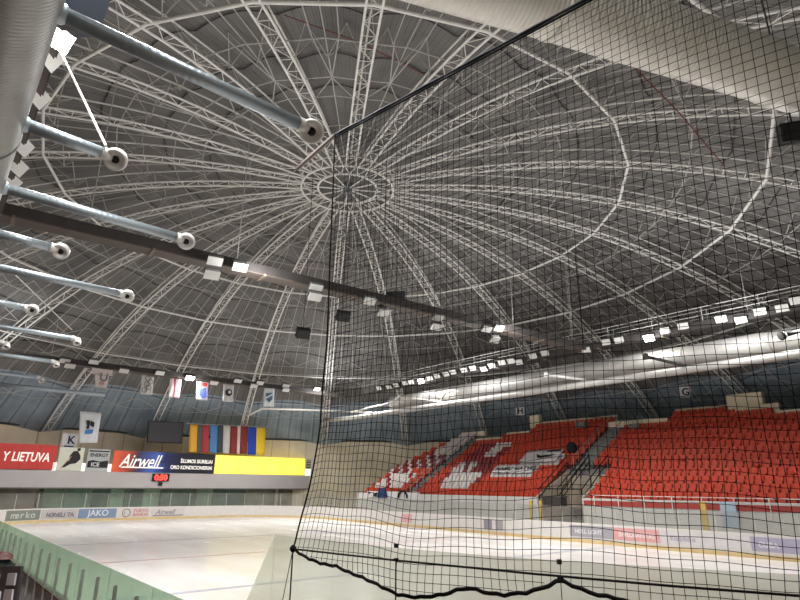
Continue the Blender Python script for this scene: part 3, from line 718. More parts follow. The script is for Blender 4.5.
# red painted band under the front row in the nearer block, seen through the glass
struct('trim_5', MB().box((SX0-.385, 13.0, SZ0+.02), (.03, 20.8, .32)), plain('red_band', (176, 74, 66)))
# parapets behind the last row
pp = MB()
for y0, y1 in ((2, 14), (14, 16.9), (16.9, 21.7), (21.7, 26.9), (26.9, 35.4), (35.4, 38.2), (38.2, 41.8), (41.8, 45.4)):
    k = nrows((y0+y1)/2); x = SX0+TD*k+.1; z = SZ0+TR*(k-1)
    pp.box((x, (y0+y1)/2, z+.1), (.15, y1-y0, 1.9+.35*(y0 == 14 or y0 == 21.7)))
struct('wall_stand_back', pp, tan_wall)
# raised cream blocks on the parapet
for i, (pa, pb, z, h) in enumerate((((727, 395.5), (765.5, 410), 0, 0), ((531, 416), (541, 428), 0, 0))):
    x = 46.9 if i == 0 else 47.2
    a, bb = onx(*pa, x), onx(*pb, x)
    o = MB().box((x, (a.y+bb.y)/2, (a.z+bb.z)/2), (.5, abs(a.y-bb.y), abs(a.z-bb.z))).build('ventilation_box', tan_wall)
    tag(o, ('long cream duct box behind the top row of red seats' if i == 0 else 'small cream box at the top of the stand behind the red seats'), 'box')

# a tip-up stadium seat: curved back, folded pan and bracket in one small mesh
def seat_mb(mb, x, y, z, sc_=1., tilt=0.):
    wd = .205*sc_
    def slab(p0, p1, t0, w0, w1, bow):
        n = len(mb.v); a = Vector(p0); c = Vector(p1); d = (c-a).normalized(); nr = Vector((-d.z, 0, d.x))
        secs = ((0, w0*.94), (.1, w0), (.88, w1), (1, w1*.84))
        for v, ww in secs:
            p = a.lerp(c, v)
            for u in (-1, -.5, .5, 1):
                bw = bow*(1 if abs(u) == 1 else 0)
                for s_ in (0, 1): mb.v.append(Vector((x, y, z)) + p + nr*(t0*s_ - t0/2) + Vector((-bw, u*ww, 0)))
        for i in range(3):
            for u in range(3):
                b0 = n+i*8+u*2; b1 = b0+8
                mb.f += [(b0, b0+2, b1+2, b1), (b0+1, b1+1, b1+3, b0+3)]
            e0, e1 = n+i*8, n+(i+1)*8
            mb.f += [(e0, e1, e1+1, e0+1), (e0+6, e0+7, e1+7, e1+6)]
        for u in range(3):
            b0 = n+u*2; mb.f.append((b0, b0+1, b0+3, b0+2)); b0 = n+24+u*2; mb.f.append((b0, b0+2, b0+3, b0+1))
    f0 = len(mb.f)
    slab((.34, 0, .46), (.41, 0, .84), .05, wd*1.03, wd*1.03, .03)            # back
    slab((.15, 0, .32), (.21, 0, .58), .06, wd*1.0, wd*.95, .02) if tilt < .5 else slab((.28, 0, .42), (-.12, 0, .44), .05, wd*.95, wd*.9, 0)
    mb.box((x+.3, y, z+.3), (.06, .1, .6))
    while len(mb.uv) < len(mb.f): mb.uv.append(tuple((0, 0) for _ in mb.f[len(mb.uv)]))
red1 = MB(); seat_mb(red1, 0, 0, 0); seat_mesh = red1.mesh('stadium_seat'); seat_mesh.materials.append(red_seat)
red2 = MB(); seat_mb(red2, 0, 0, 0, 1, 1); seat_open = red2.mesh('stadium_seat_open'); seat_open.materials.append(red_seat)
PITCH = .50
spots = []
for k in range(NK):
    x = SX0+TD*k; z = SZ0+TR*k
    for blk, (y0, y1) in enumerate(((5.0, ST2[0]), (ST2[1], ST1[0]), (ST1[1], 50.0))):
        if blk == 2: y1 = leftlimit(k)
        a, bb = y0, y1
        if k <= 4:
            if blk == 0: bb = min(bb, VOM[0]-.1)
            if blk == 1: a = max(a, VOM[1]+.1)
        n = int((bb-a)/PITCH)
        for i in range(n):
            y = (bb - (i+.5)*PITCH) if blk == 0 else (a+(i+.5)*PITCH)
            if k < nrows(y) and (blk < 2 or k < 13): spots.append((k, blk, i+1, x, y, z))
def kind(k, blk, y):
    if blk == 1:
        if 34.8 < y < 40.4:
            if 1 <= k < 3.5 and 35.2 < y < 39.0 + (k-1)*.3: return 'w'
            if 3.5 <= k < 6 and 37.4 < y < 39.9: return 'w' if (k*7+int(y*2)) % 4 else 'm'
            if 5.5 <= k < 9 and 36.2 < y < 38.0 and k >= 6.5: return 'w'
            if 8 < k < 9.5 and 36 < y < 37.7: return 'w'
            if 1.5 < k < 9.2 and 34.6+.12*k < y < 40.2-.05*k: return 'm'
            if 6 <= k < 10 and 38.8 < y < 40.0: return 'w' if (k+int(y*2)) % 2 else 'm'
        if 5 <= k < 7 and 28.6 < y < 32.6: return 'w'
        if 3 <= k < 4.5 and 29.9 < y < 34.3: return 'w'
    if blk == 2:
        if 1 <= k < 4 and 44.2 < y < 48.6: return 'w' if (k*5+int(y*2)) % 7 else 'm'
        if 4 <= k < 7 and 45.5 < y < 49.2: return 'm' if (int(y*2)+k) % 3 else 'w'
        if k >= 8 and y < 45.6: return 'w'
        if 5 <= k < 8 and y < 45.6: return 'm' if (int(y*2)+k) % 3 else 'w'
        if 7 <= k < 10 and y < 46.4: return 'w' if k % 2 else 'm'
    return 'r'
cand = []
rest = {'r': MB(), 'w': MB(), 'm': MB()}
for s in spots:
    k, blk, i, x, y, z = s; kd = kind(k, blk, y); p = proj((x+.3, y, z+.65))
    if kd == 'r' and blk == 0 and -5 < p[0] < 806: cand.append((math.hypot(x, y), s))
    else: seat_mb(rest[kd], x, y, z)
cand.sort(key=lambda t: t[0])
RN = ['front', 'second', 'third', 'fourth', 'fifth', 'sixth', 'seventh', 'eighth', 'ninth', 'tenth', 'eleventh', 'twelfth', 'thirteenth', 'top']
op = {(5, 14), (4, 20), (3, 24), (7, 13), (2, 9)}
for d, (k, blk, i, x, y, z) in cand[:300]:
    o = bpy.data.objects.new('stadium_seat', seat_open if (k, i) in op else seat_mesh); C.objects.link(o); o.location = (x, y, z)
    num = ORD[i] if i < len(ORD) else 'number %d' % i
    if i > 30: num = 'thirty-' + ORD[i-30]
    tag(o, 'red plastic stadium seat, %s row up, %s along from the grey stairs by the opening' % (RN[k], num), 'seat', 'red seats in the block nearest the camera')
for d, (k, blk, i, x, y, z) in cand[300:]: seat_mb(rest['r'], x, y, z)
tag(rest['r'].build('red_seating', red_seat), 'rows of red plastic seats beyond the grey stairs', 'seating', kind='stuff')
tag(rest['w'].build('white_seating', white_seat), 'white plastic seats set into the red rows as a pattern', 'seating', kind='stuff')
tag(rest['m'].build('maroon_seating', maroon_seat), 'dark maroon plastic seats set into the red rows as a pattern', 'seating', kind='stuff')
# two white cloth strips over the seats, with dark marks
def strip(y0, y1, k0, k1, label, marks):
    xa, za = SX0+TD*k0+.12, SZ0+TR*k0+.72; xb, zb_ = SX0+TD*k1+.38, SZ0+TR*k1+.95
    t = thing('seat_banner', label, 'banner', (xa, (y0+y1)/2, za), 'white banners spread over the seats')
    A = Vector((xa, y1, za)); B = Vector((xa, y0, za)); Cc = Vector((xb, y0+.2, zb_)); D = Vector((xb, y1+.1, zb_))
    n = 16; rows = []
    for i in range(5):
        v = i/4; p = A.lerp(D, v); q_ = B.lerp(Cc, v); rows.append([p.lerp(q_, u/n)+Vector((0, 0, .03*math.sin(u*2.1))) for u in range(n+1)])
    MB().grid(rows).build('cloth', plain('strip_cloth_%d' % int(y0*10), (206, 200, 200), .8), t, True).modifiers.new('thickness', 'SOLIDIFY').thickness = .015
    up = (D-A).normalized(); rt = (B-A).normalized(); nn = rt.cross(up)
    return t, A, rt, up, nn, (B-A).length, (D-A).length
t, A, rt, up, nn, Lx, Ly = strip(28.6, 32.4, 4.9, 6.6, 'white banner with a dark sweeping swash spread over the red seats', None)
MB().poly([A+rt*(Lx*u)+up*(Ly*v)+nn*.08 for u, v in ((.35, .6), (.5, .45), (.78, .5), (.88, .55), (.8, .42), (.55, .25), (.45, .3), (.4, .45))], nn*.01).build('swash', soft_black, t)
MB().poly([A+rt*(Lx*u)+up*(Ly*v)+nn*.08 for u, v in ((.55, .85), (.92, .92), (.95, .82), (.6, .76))], nn*.01).build('swash', soft_black, t)
t, A, rt, up, nn, Lx, Ly = strip(29.9, 34.2, 3.0, 4.0, 'white banner with dark capitals spread over the lower red seats', None)
text('lettering', 'NAMŲ GATVĖ', t, A+rt*.25+up*.3+nn*.08, rt, up, .62, soft_black, bold=.014)

# stairs with railings
def stair(y0, y1, k0, k1, label):
    t = thing('stairway', label, 'stairs', (SX0+TD*k0, (y0+y1)/2, SZ0+TR*k0))
    mb = MB()
    for k in range(k0, k1):
        for h in (0, 1):
            mb.box((SX0+TD*k-.25+TD*(.25+.5*h), (y0+y1)/2, SZ0+TR*(k+.5*h)+.05), (TD/2, y1-y0, .3))
    mb.build('steps', stair_grey, t)
    for yy in (y0, y1):
        rm = MB(); rm.tube([(SX0+TD*k-.1, yy, SZ0+TR*k+1.0) for k in range(k0, k1+1)], .03, 5); rm.build('handrail', plain('rail_grey', (150, 150, 146)) if 'rail_grey' not in bpy.data.materials else bpy.data.materials['rail_grey'], t)
        for k in range(k0, k1, 1): MB().tube([(SX0+TD*k-.1, yy, SZ0+TR*k+.05), (SX0+TD*k-.1, yy, SZ0+TR*k+1.0)], .022, 5).build('post', bpy.data.materials['rail_grey'], t)
    return t
stair(ST1[0]+.08, ST1[1]-.08, 0, 12, 'narrow grey stairs climbing between the white patterned seat blocks')
stair(ST2[0]+.08, ST2[1]-.08, 5, 13, 'grey railed stairs climbing from above the entrance opening')
vm = thing('entrance_opening', 'concrete entrance opening with black railings at the foot of the red stand', 'entrance', (SX0+1.5, 25.4, 1.0))
MB().box((SX0+TD*5-.3, (VOM[0]+VOM[1])/2, SZ0+.75), (.15, VOM[1]-VOM[0], 2.4)).build('back_wall', plain('opening_concrete', (178, 166, 148)), vm)
for yy in VOM:
    MB().poly([(SX0-.32, yy-.07, 0), (SX0+TD*5, yy-.07, 0), (SX0+TD*5, yy-.07, SZ0+TR*5), (SX0-.32, yy-.07, SZ0+.4)], (0, .14, 0)).build('side_wall', bpy.data.materials['opening_concrete'], vm)
MB().box((SX0+1.8, (VOM[0]+VOM[1])/2, .9), (4.2, VOM[1]-VOM[0], .2)).build('landing', concrete, vm)
for yy in (VOM[0]+.1, VOM[1]-.1, 25.2, 25.6):
    r_ = MB(); a, bb = Vector((SX0-.2, yy, SZ0+.35)), Vector((SX0+3.6, yy, SZ0+2.9)); r_.tube([a, bb], .04, 5); r_.tube([a+Vector((0, 0, .55)), bb+Vector((0, 0, .45))], .04, 5)
    r_.build('railing', black, vm)
    for u in (0, .33, .66, 1): 
        p = a.lerp(bb, u); MB().tube([p-Vector((0, 0, .4)), p+Vector((0, 0, .6))], .03, 5).build('post', black, vm)
MB().tube([(SX0-.25, VOM[0], SZ0+.9), (SX0-.25, VOM[1], SZ0+.9)], .04, 5).build('railing', black, vm)
p = Vector((SX0+TD*7+.1, 28.0, SZ0+TR*7+.45))
bg = MB(); bg.lathe(p, (0, .2, 1), [(-.05, .2), (.15, .42), (.45, .46), (.7, .34), (.85, .1)], 14); tag(bg.build('duffel_bag', soft_black, None, True), 'black slumped bag lying on a red seat next to the stairs', 'bag')
for px, py, lab in ((636, 431, 'small grey cage box among the top red seats'), (582, 429, 'small grey box by the top of the stairs')):
    c = onx(px, py-4, 45.3); cg = thing('camera_platform', lab, 'platform', c-Vector((0, 0, .4)))
    MB().box(c, (.7, .9, .5)).build('box', stair_grey, cg)
    for a_, b_ in ((-1, -1), (-1, 1), (1, 1), (1, -1)): MB().tube([c+Vector((a_*.33, b_*.42, .2)), c+Vector((a_*.33, b_*.42, .9))], .03, 4).build('post', bpy.data.materials['rail_grey'], cg)
# front guard rail of the stand
gr = thing('guard_rail', 'thin white guard rail along the foot of the red stand', 'railing', (SX0-.5, 13, 2.2))
MB().tube([(SX0-.45, 3, SZ0+.52), (SX0-.45, VOM[0], SZ0+.52)], .025, 5).build('rail', board_white, gr)
MB().tube([(SX0-.45, 3, SZ0+.30), (SX0-.45, VOM[0], SZ0+.30)], .02, 5).build('rail', board_white, gr)
for i in range(12): MB().tube([(SX0-.45, 3.3+1.75*i, SZ0-.7), (SX0-.45, 3.3+1.75*i, SZ0+.52)], .03, 5).build('post', board_white, gr)
yp = onx(705, 520, 34.6); tag(MB().box((34.6, yp.y, 1.7), (.12, .32, 1.7)).build('marker_post', plain('marker_yellow', (226, 190, 96))), 'yellow upright pad behind the glass below the red seats', 'pad')
yp = onx(497, 503, 34.6)
for px, lab in ((531, 'thin yellow post behind the far glass, on the far corner side of the opening'), (541, 'thin yellow post under the opening, behind the far glass')):
    yp = onx(px, 508, 34.6); tag(MB().box((34.6, yp.y, 1.6), (.1, .22, 1.5)).build('marker_post', bpy.data.materials['marker_yellow']), lab, 'post')
yp = onx(730, 520, 34.7); tag(MB().box((34.7, yp.y, 1.9), (.06, .8, 1.3)).build('notice_board', plain('notice_blue', (176, 196, 214))), 'pale blue notice panel behind the glass below the red seats', 'notice')
yp = onx(555, 503, 35.2); bx = thing('camera_box', 'dark grey equipment box on the wall below the opening', 'box', (35.2, yp.y, 2.0))
MB().box((35.2, yp.y, 2.3), (.7, 1.5, .6)).build('case', plain('box_dark', (66, 62, 60)), bx); MB().box((35.2, yp.y, 2.64), (.76, 1.6, .08)).build('lid', plain('box_lid', (92, 90, 88)), bx)
# white banner wall with printed wheel in the corner
xb = 36.4
a0, a1 = onx(367, 490, 36.4), onx(419, 490, 36.4)
cb = thing('barrier_banner', 'white barrier banner with a printed black wheel below the patterned red seats', 'banner', (36.2, (a0.y+a1.y)/2, 1.4))
xc = SX0-.42
def cp(px, py): return onx(px, py, xc)
MB().poly([cp(367, 491), cp(419, 492), cp(419, 500), cp(367, 497)], (.08, 0, 0)).build('panel', plain('banner_white', (232, 230, 230)), cb)
MB().tube([cp(403, 498)+Vector((-.03, 1.0*math.cos(w_)*.62, .62*math.sin(w_))) for w_ in [PI*i/12 for i in range(13)]], .1, 5).build('wheel_print', black, cb)
MB().poly([cp(379.5, 488)+Vector((-.05, 0, 0)), cp(386, 488)+Vector((-.05, 0, 0)), cp(388, 497.5)+Vector((-.05, 0, 0)), cp(378, 497.5)+Vector((-.05, 0, 0))], (-.06, 0, 0)).build('blue_print', plain('print_navy', (40, 62, 110)), cb)
MB().poly([cp(368, 492.3)+Vector((-.03, 0, 0)), cp(371, 492)+Vector((-.03, 0, 0)), cp(370, 494)+Vector((-.03, 0, 0))], (-.02, 0, 0)).build('dark_print', black, cb)
MB().poly([cp(374, 494)+Vector((-.03, 0, 0)), cp(377.5, 492)+Vector((-.03, 0, 0)), cp(377, 497)+Vector((-.03, 0, 0)), cp(374, 496)+Vector((-.03, 0, 0))], (-.02, 0, 0)).build('dark_print', black, cb)

# ---------------------------------------------------------------- ducts and blower pipes
def duct(name, label, pts, r, M, sides=24, seams=0, group=None):
    t = thing(name, label, 'air duct', pts[0], group)
    MB().tube(pts, r, sides).build('tube', M, t, True)
    pts = [Vector(p) for p in pts]; Ld = [0]
    for i in range(1, len(pts)): Ld.append(Ld[-1]+(pts[i]-pts[i-1]).length)
    s = seams
    while seams and s < Ld[-1]:
        for i in range(1, len(pts)):
            if s <= Ld[i]:
                d = (pts[i]-pts[i-1]).normalized(); p = pts[i-1].lerp(pts[i], (s-Ld[i-1])/(Ld[i]-Ld[i-1])); break
        MB().lathe(p, d, [(-.04, r*.99), (-.04, r*1.035), (.04, r*1.035), (.04, r*.99)], sides).build('joint_ring', M, t, True)
        s += seams
    return t
ZJ = HC+5.0
duct('overhead_duct', 'big grey spiral duct overhead along the near side, feeding the blower pipes', [(-.33, y, ZJ+.05) for y in (-3, 4, 10, 18, 26, 34, 44)], .58, galv, 28, 4.2)
bigp = [onz(px, py, HC+8.0) for px, py in ((250, -90), (440, -31), (542, 0), (620, 25), (700, 50), (760, 69), (800, 84))]; bigp = [(p.x, p.y) for p in bigp] + [(bigp[-1].x+.9, bigp[-1].y-1.0), (bigp[-1].x+1.5, bigp[-1].y-2.6)]
big = duct('overhead_duct', 'huge pale spiral duct crossing the roof behind the net', [(x, y, HC+8.0) for x, y in bigp], .60, galv_warm, 32, 5.2)
duct('overhead_duct', 'long thick white duct running over the red stand', [(35.5, y, HC+7.75) for y in (-4, 4, 12, 20, 28, 36, 41)] + [(35.5, 44, HC+7.75)], .66, galv_far, 28, 4.8)
duct('overhead_duct', 'thinner white pipe just below the thick duct over the red stand', [(34.6, y, HC+6.75) for y in (-4, 10, 20, 30, 40, 50)] + [(34.6, 55, HC+6.9)], .24, galv_far, 18)
def jet(px, py, label, lng, x_from=.2, rad=.11, turn=False, xend=None):
    e = onz(px, py, ZJ-.05) if xend is None else ony(px, py, xend)
    t = thing('blower_pipe', label, 'blower pipe', (x_from, e.y, ZJ), 'blower pipes of the near duct')
    a = Vector((x_from, e.y, ZJ)); e2 = e - Vector((.17, 0, 0))
    MB().tube([a, a.lerp(e2, .5), e2], rad, 14).build('pipe', pipe_metal, t, True)
    MB().lathe(a+Vector((.02, 0, 0)), (1, 0, 0), [(0, rad*1.25), (.05, rad*1.25), (.08, rad*1.02)], 16).build('collar', pipe_metal, t, True)
    MB().lathe(e2-Vector((.06, 0, 0)), (1, 0, 0), [(0, rad*1.02), (.02, rad*1.12), (.08, rad*1.12), (.16, rad*.8)], 16).build('joint', nozzle_white, t, True)
    ax = (Vector((-.30, -.68, -.67))).normalized() if not turn else Vector((-.05, -.45, -.9)).normalized()
    c = e2+Vector((.16, 0, -.02 if not turn else -.1))
    nz = .155*rad/.085 if not turn else .13
    MB().lathe(c-ax*.1, ax, [(-.06, nz*.4), (-.02, nz*.75), (.06, nz*.98), (.15, nz*1.06), (.2, nz), (.21, nz*.86), (.17, nz*.6), (.15, nz*.34)], 22).build('nozzle', nozzle_white, t, True)
    MB().lathe(c+ax*.045, ax, [(0, nz*.36), (.015, nz*.36)], 18).build('throat', black, t, True)
jets = [(312, 130), (117, 158), (187, 240), (62, 250), (128, 295), (33, 309), (78, 339), (7, 343), (57, 362), (42, 378)]
for i, (px, py) in enumerate(jets):
    lab = ('longest looking zinc blower pipe, whose nozzle ends beside the net cable' if i == 0 else
           '%s zinc blower pipe with round nozzle, %s away from the camera' % ('short' if i in (1, 3, 5, 7) else 'long', ORD[i+1]))
    jet(px, py, lab, i % 2 == 0, rad=.095 if i < 6 else .085, turn=i >= 6)
e = onz(105, 395, ZJ); tag(MB().tube([(.2, e.y-.2, ZJ), (e.x, e.y, ZJ)], .12, 10).build('blower_pipe', pipe_metal, None, True), 'longest white pipe low at the far end of the near duct, without nozzle', 'blower pipe')
# pipes over the far end: bent white distribution pipe
pa, pb = ony(262, 408.5, 54), ony(352, 411.5, 54)
e1 = ony(247, 416, 55.5)
tag(MB().tube([e1, pa, pb, onx(372, 413, 34.3)], .11, 8).build('air_pipe', galv_warm, None, True), 'thin white bent pipe crossing behind the net towards the far duct', 'pipe')
for i, (pts, lab) in enumerate(((((352, 412), (390, 403), (400, 396)), 'thin white kinked branch pipe at the far end of the thick duct'), (((400, 397), (440, 402), (446, 392), (458, 391)), 'second thin white kinked branch pipe hanging under the thick duct'))):
    tag(MB().tube([onx(*p, 34.0) for p in pts], .09, 8).build('air_pipe', galv_warm, None, True), lab, 'pipe')
for i, (a, bb, lab) in enumerate((((648, 357), (686, 366), 'dark slim blower arm on the far duct by the lit floodlight'), ((785, 335), (812, 328), 'dark slim blower arm on the far duct near the picture edge'), ((548, 375), (586, 380), 'pale slim blower arm on the far duct over the opening'))):
    A_, B_ = onx(*a, 33.2), onx(*bb, 34.6); t = thing('blower_pipe', lab, 'blower pipe', B_, 'blower arms of the far duct')
    M = dark_steel if i < 2 else nozzle_white
    MB().tube([B_, A_], .1, 10).build('pipe', M, t, True)
    MB().lathe(A_, (A_-B_), [(0, .1), (.05, .2), (.25, .24), (.28, .14)], 14).build('nozzle', M, t, True)

# ---------------------------------------------------------------- catwalks with floodlights
ZR = HC+9.3
def catwalk(name, label, a, bb, w_=.75, h=.4, rail=True, brown=None):
    brown = brown or catwalk_brown
    a, bb = Vector(a), Vector(bb); d = (bb-a); Ln = d.length; d.normalize(); s_ = Vector((d.y, -d.x, 0))
    t = thing(name, label, 'catwalk', a); Rm = Matrix((d, -s_, Vector((0, 0, 1)))).transposed(); mid = (a+bb)/2
    MB().box(mid-Vector((0, 0, h/2)), (Ln, w_, .1), Rm).build('deck', brown, t)
    for sg in (-1, 1): MB().box(mid+s_*(sg*w_/2), (Ln, .08, h), Rm).build('side_beam', catwalk_dark if sg == 1 else brown, t)
    n = int(Ln/4.3)
    for i in range(n+1):
        p = a+d*(Ln*i/n); MB().box(p-Vector((0, 0, h/2+.05)), (.12, w_+.1, .1), Rm).build('cross_bar', plain('catwalk_bar', (120, 106, 94)) if 'catwalk_bar' not in bpy.data.materials else bpy.data.materials['catwalk_bar'], t)
    if rail:
        for sg in (-1, 1):
            for hh in (.55, 1.05): MB().tube([a+s_*(sg*w_/2)+Vector((0, 0, hh)), bb+s_*(sg*w_/2)+Vector((0, 0, hh))], .028, 5).build('handrail', strut_steel, t)
        pst = MB(); n = int(Ln/3)
        for i in range(n+1):
            for sg in (-1, 1): pst.tube([a+d*(Ln*i/n)+s_*(sg*w_/2), a+d*(Ln*i/n)+s_*(sg*w_/2)+Vector((0, 0, 1.05))], .025, 4)
        pst.build('rail_posts', strut_steel, t)
    n = max(2, int(Ln/6))
    for i in range(n+1):
        p = a+d*(Ln*(.03+.94*i/n)); r = math.hypot(p.x-DCX, p.y-DCY)
        MB().tube([p, Vector((p.x, p.y, zb(r)+.3))], .02, 4).build('hanger_rod', strut_steel, t)
    return t
catwalk('lighting_catwalk', 'brown lighting catwalk crossing the dome below the hub', onz(-30, 206, ZR)-Vector((3.5, 0, 0)), (34.6, onz(588, 349, ZR).y, ZR), rail=False)
catwalk('lighting_catwalk', 'railed lighting catwalk along the far side above the thick duct', (34.9, -2, ZR), (34.9, 47.5, ZR), brown=catwalk_dark)
catwalk('lighting_catwalk', 'lighting catwalk across the far end above the banners', (-1.0, 51.8, ZR), (34.4, 51.6, ZR), rail=False)
catwalk('lighting_catwalk', 'lighting catwalk along the near side hidden behind the overhead duct', (.2, 2.0, ZR), (.2, 23.0, ZR), rail=False)
def flood(p, aim, label, lit=False, group=None, w_=.62, h=.42):
    p = Vector(p); aim = Vector(aim).normalized(); s_ = aim.cross(Vector((0, 0, 1))).normalized(); u = s_.cross(aim)
    Rm = Matrix((s_, aim, u)).transposed(); t = thing('floodlight', label, 'floodlight', p, group)
    MB().box(p-aim*.1, (w_*.92, .2, h*.9), Rm).build('housing', lamp_body, t)
    MB().box(p+aim*.02, (w_, .04, h), Rm).build('lens', lamp_lit if lit else lamp_face, t)
    br = MB(); 
    for sg in (-1, 1): br.box(p-aim*.12+s_*(sg*w_*.5)+Vector((0, 0, .08)), (.03, .05, .3), Rm)
    br.box(p-aim*.12+Vector((0, 0, .23)), (w_+.03, .05, .03), Rm); br.build('bracket', dark_steel, t)
    if lit:
        l = bpy.data.lights.new('flood_lamp', 'POINT'); l.energy = LIT; l.shadow_soft_size = .35; l.color = (1, .99, .975)
        lo = bpy.data.objects.new('flood_lamp', l); C.objects.link(lo); lo.location = Vector((0, 0, 0))+aim*.5; lo.parent = t
    return t
LIT = 260
near_l = [(215, 261), (240, 267), (212, 275), (316, 288), (315, 297), (370, 301), (384, 313), (438, 318), (437, 327), (487, 329), (499, 328), (495, 340)]
yl = onz(588, 349, ZR).y
for i, (px, py) in enumerate(sorted(near_l)):
    q = onz(px, py, ZR); bs = onz(-30, 206, ZR)-Vector((3.5, 0, 0)); p = ony(px, py, bs.y+(yl-bs.y)*(q.x-bs.x)/(34.6-bs.x)-.8)
    flood(p, (-.1, -.55, -.75), 'white unlit floodlight on the crossing catwalk, %s from its blower pipe end' % ORD[i+1], False, 'floodlights on the crossing catwalk')
far_l = [(796, 300.5), (782, 308), (760, 311.5), (741, 320), (721, 319), (683, 326), (665, 330.5), (649, 338, 1), (619, 340), (606, 342), (586, 350), (545, 353), (533, 356), (519, 362), (511, 361), (502, 362.5), (492, 365.5), (484, 369), (473, 368), (464, 370), (453, 372), (446, 374), (437, 376), (430, 378), (421, 381, 1), (411, 382), (405, 383), (396, 385), (389, 387), (379, 388)]
for i, q in enumerate(far_l):
    p = onx(q[0], q[1], 34.35); lit = len(q) > 2
    lab = ('bright lit floodlight on the far side catwalk above the thick duct, nearer the camera' if (lit and q[0] > 500) else 'bright lit floodlight on the far side catwalk near the far corner' if lit else
           'white unlit floodlight on the far side catwalk, %s from the picture edge' % ORD[i+1])
    flood(p, (-.75, -.15, -.62), lab, lit, 'floodlights on the far side catwalk', .6, .42)
end_l = [(65, 361), (94, 362), (124, 371), (160, 373), (190, 378, 1), (214, 383), (238, 381), (254, 386), (260, 383), (286, 386), (286, 390), (317, 389), (70, 366)]
for i, q in enumerate(sorted(end_l, key=lambda t: t[0])):
    p = ony(q[0], q[1], 51.0); lit = len(q) > 2
    flood(p, (.05, -.72, -.68), 'bright lit floodlight on the far end catwalk between the banners' if lit else 'white unlit floodlight on the far end catwalk, %s from the camera side duct' % ORD[i+1], lit, 'floodlights on the far end catwalk', .75, .4)
side_l = [(50, 57), (38, 96), (23, 146), (18, 167), (12, 182), (14, 118)]
for i, (px, py) in enumerate(side_l):
    p = onz(px, py, ZR-.25); flood(p, (.7, -.5, -.55), 'white floodlight behind the near overhead duct, %s from the glaring lamp' % ORD[i+1], False, 'floodlights behind the near duct', .6, .42)
flood(onz(56, 32, ZR-.35), (.25, -.7, -.7), 'glaring lit floodlight beside the near overhead duct', True, 'floodlights behind the near duct', .7, .6)
# loudspeakers
def speaker(px, py, z, label, s_, aim=(-.2, -.7, -.6), x=None):
    p = onz(px, py, z); aim = Vector(aim).normalized(); sd = aim.cross(Vector((0, 0, 1))).normalized(); u = sd.cross(aim)
    Rm = Matrix((sd, aim, u)).transposed(); t = thing('loudspeaker', label, 'loudspeaker', p, 'hanging loudspeakers')
    MB().box(p, (s_*1.35, s_*.7, s_), Rm).build('cabinet', soft_black, t); MB().box(p+aim*(s_*.37), (s_*1.25, .03, s_*.88), Rm).build('grille', black, t)
    r = math.hypot(p.x-DCX, p.y-DCY); MB().tube([p, Vector((p.x, p.y, zb(r)+.2))], .02, 4).build('hanger', dark_steel, t)
speaker(303, 333, ZR-1.2, 'small black loudspeaker hanging under the crossing catwalk, clear of the net', .55)
speaker(343, 316, ZR-.9, 'small black loudspeaker hanging under the crossing catwalk, just inside the net edge', .5)
speaker(396, 298, ZR+.35, 'large black loudspeaker cluster on top of the crossing catwalk', .72, (-.6, -.5, -.3))
speaker(384, 304, ZR-.1, 'lower black loudspeaker beside the large cluster on the crossing catwalk', .5, (.3, -.7, -.4))
speaker(794, 133, HC+7.0, 'black loudspeaker at the picture edge under the huge pale duct', .4, (-.8, -.5, -.2))
p = onz(74, 5, ZJ+.7); t = thing('loudspeaker', 'dark blue and brown loudspeaker box beside the glaring lamp', 'loudspeaker', p, 'hanging loudspeakers')
Rm = Matrix.Rotation(.5, 3, 'Z') @ Matrix.Rotation(.25, 3, 'X')
MB().box(p, (.55, .42, .5), Rm).build('cabinet', plain('speaker_slate', (70, 76, 88)), t); MB().box(p-Rm@Vector((.1, .0, .27)), (.4, .4, .05), Rm).build('grille', plain('speaker_brown', (62, 50, 48)), t)
MB().tube([p+Vector((0, 0, .2)), p+Vector((-.5, .3, 4.0))], .02, 5).build('hanger', dark_steel, t)

# stays
e = onz(106, 146, ZJ); a = onz(57, 44, ZR-.5)
tag(MB().tube([a, e], .022, 6).build('stay_cable', white_steel), 'pale stay cable from the glaring lamp down to the short blower pipe', 'cable', 'stay cables of the blower pipes')
a, bb = onz(5, 265, ZJ+1.2), onz(72, 330, ZJ); tag(MB().tube([a, bb], .022, 5).build('stay_cable', strut_steel), 'thin stay cable crossing below the fifth blower pipe', 'cable', 'stay cables of the blower pipes')
a, bb = onz(590, 275, 17.0), (34.6, onz(588, 349, ZR).y, ZR); bb = Vector(bb); tag(MB().tube([Vector((bb.x, bb.y, zb(math.hypot(bb.x-DCX, bb.y-DCY))+.4)), bb], .035, 5).build('hanging_cable', rope_black), 'black cable hanging from the roof to the corner of the catwalks', 'cable')

# ---------------------------------------------------------------- safety net
RN_ = 8.62
def ang_hit(px, py, R):
    d = ray(px, py); cx, cy = 11.5, 5.7; a = d.x**2+d.y**2; bq = -2*(d.x*cx+d.y*cy); cc = cx*cx+cy*cy-R*R
    t_ = (-bq-math.sqrt(max(0, bq*bq-4*a*cc)))/(2*a); p = EYE+d*t_
    th = math.atan2(p.y-5.7, p.x-11.5); return (th if th > 0 else th+2*PI), p.z
TH0 = ang_hit(293, 549, RN_)[0]
def arcxy(s, R=RN_):
    """walk the near corner curve from the net's free corner, s metres"""
    th = TH0 + s/RN_
    return Vector((11.5+R*math.cos(th), 5.7+R*math.sin(th)))
SL = 7.4
def hit_arc(px, py, R=RN_):
    th, z = ang_hit(px, py, R); return (th-TH0)*RN_, z
TOPZ = (hit_arc(335, 135)[1]+hit_arc(585, 0)[1])/2
TA, TB = onz(335, 135, TOPZ), onz(585, 0, TOPZ)
S_A, S_B = 0.0, (TB-TA).length
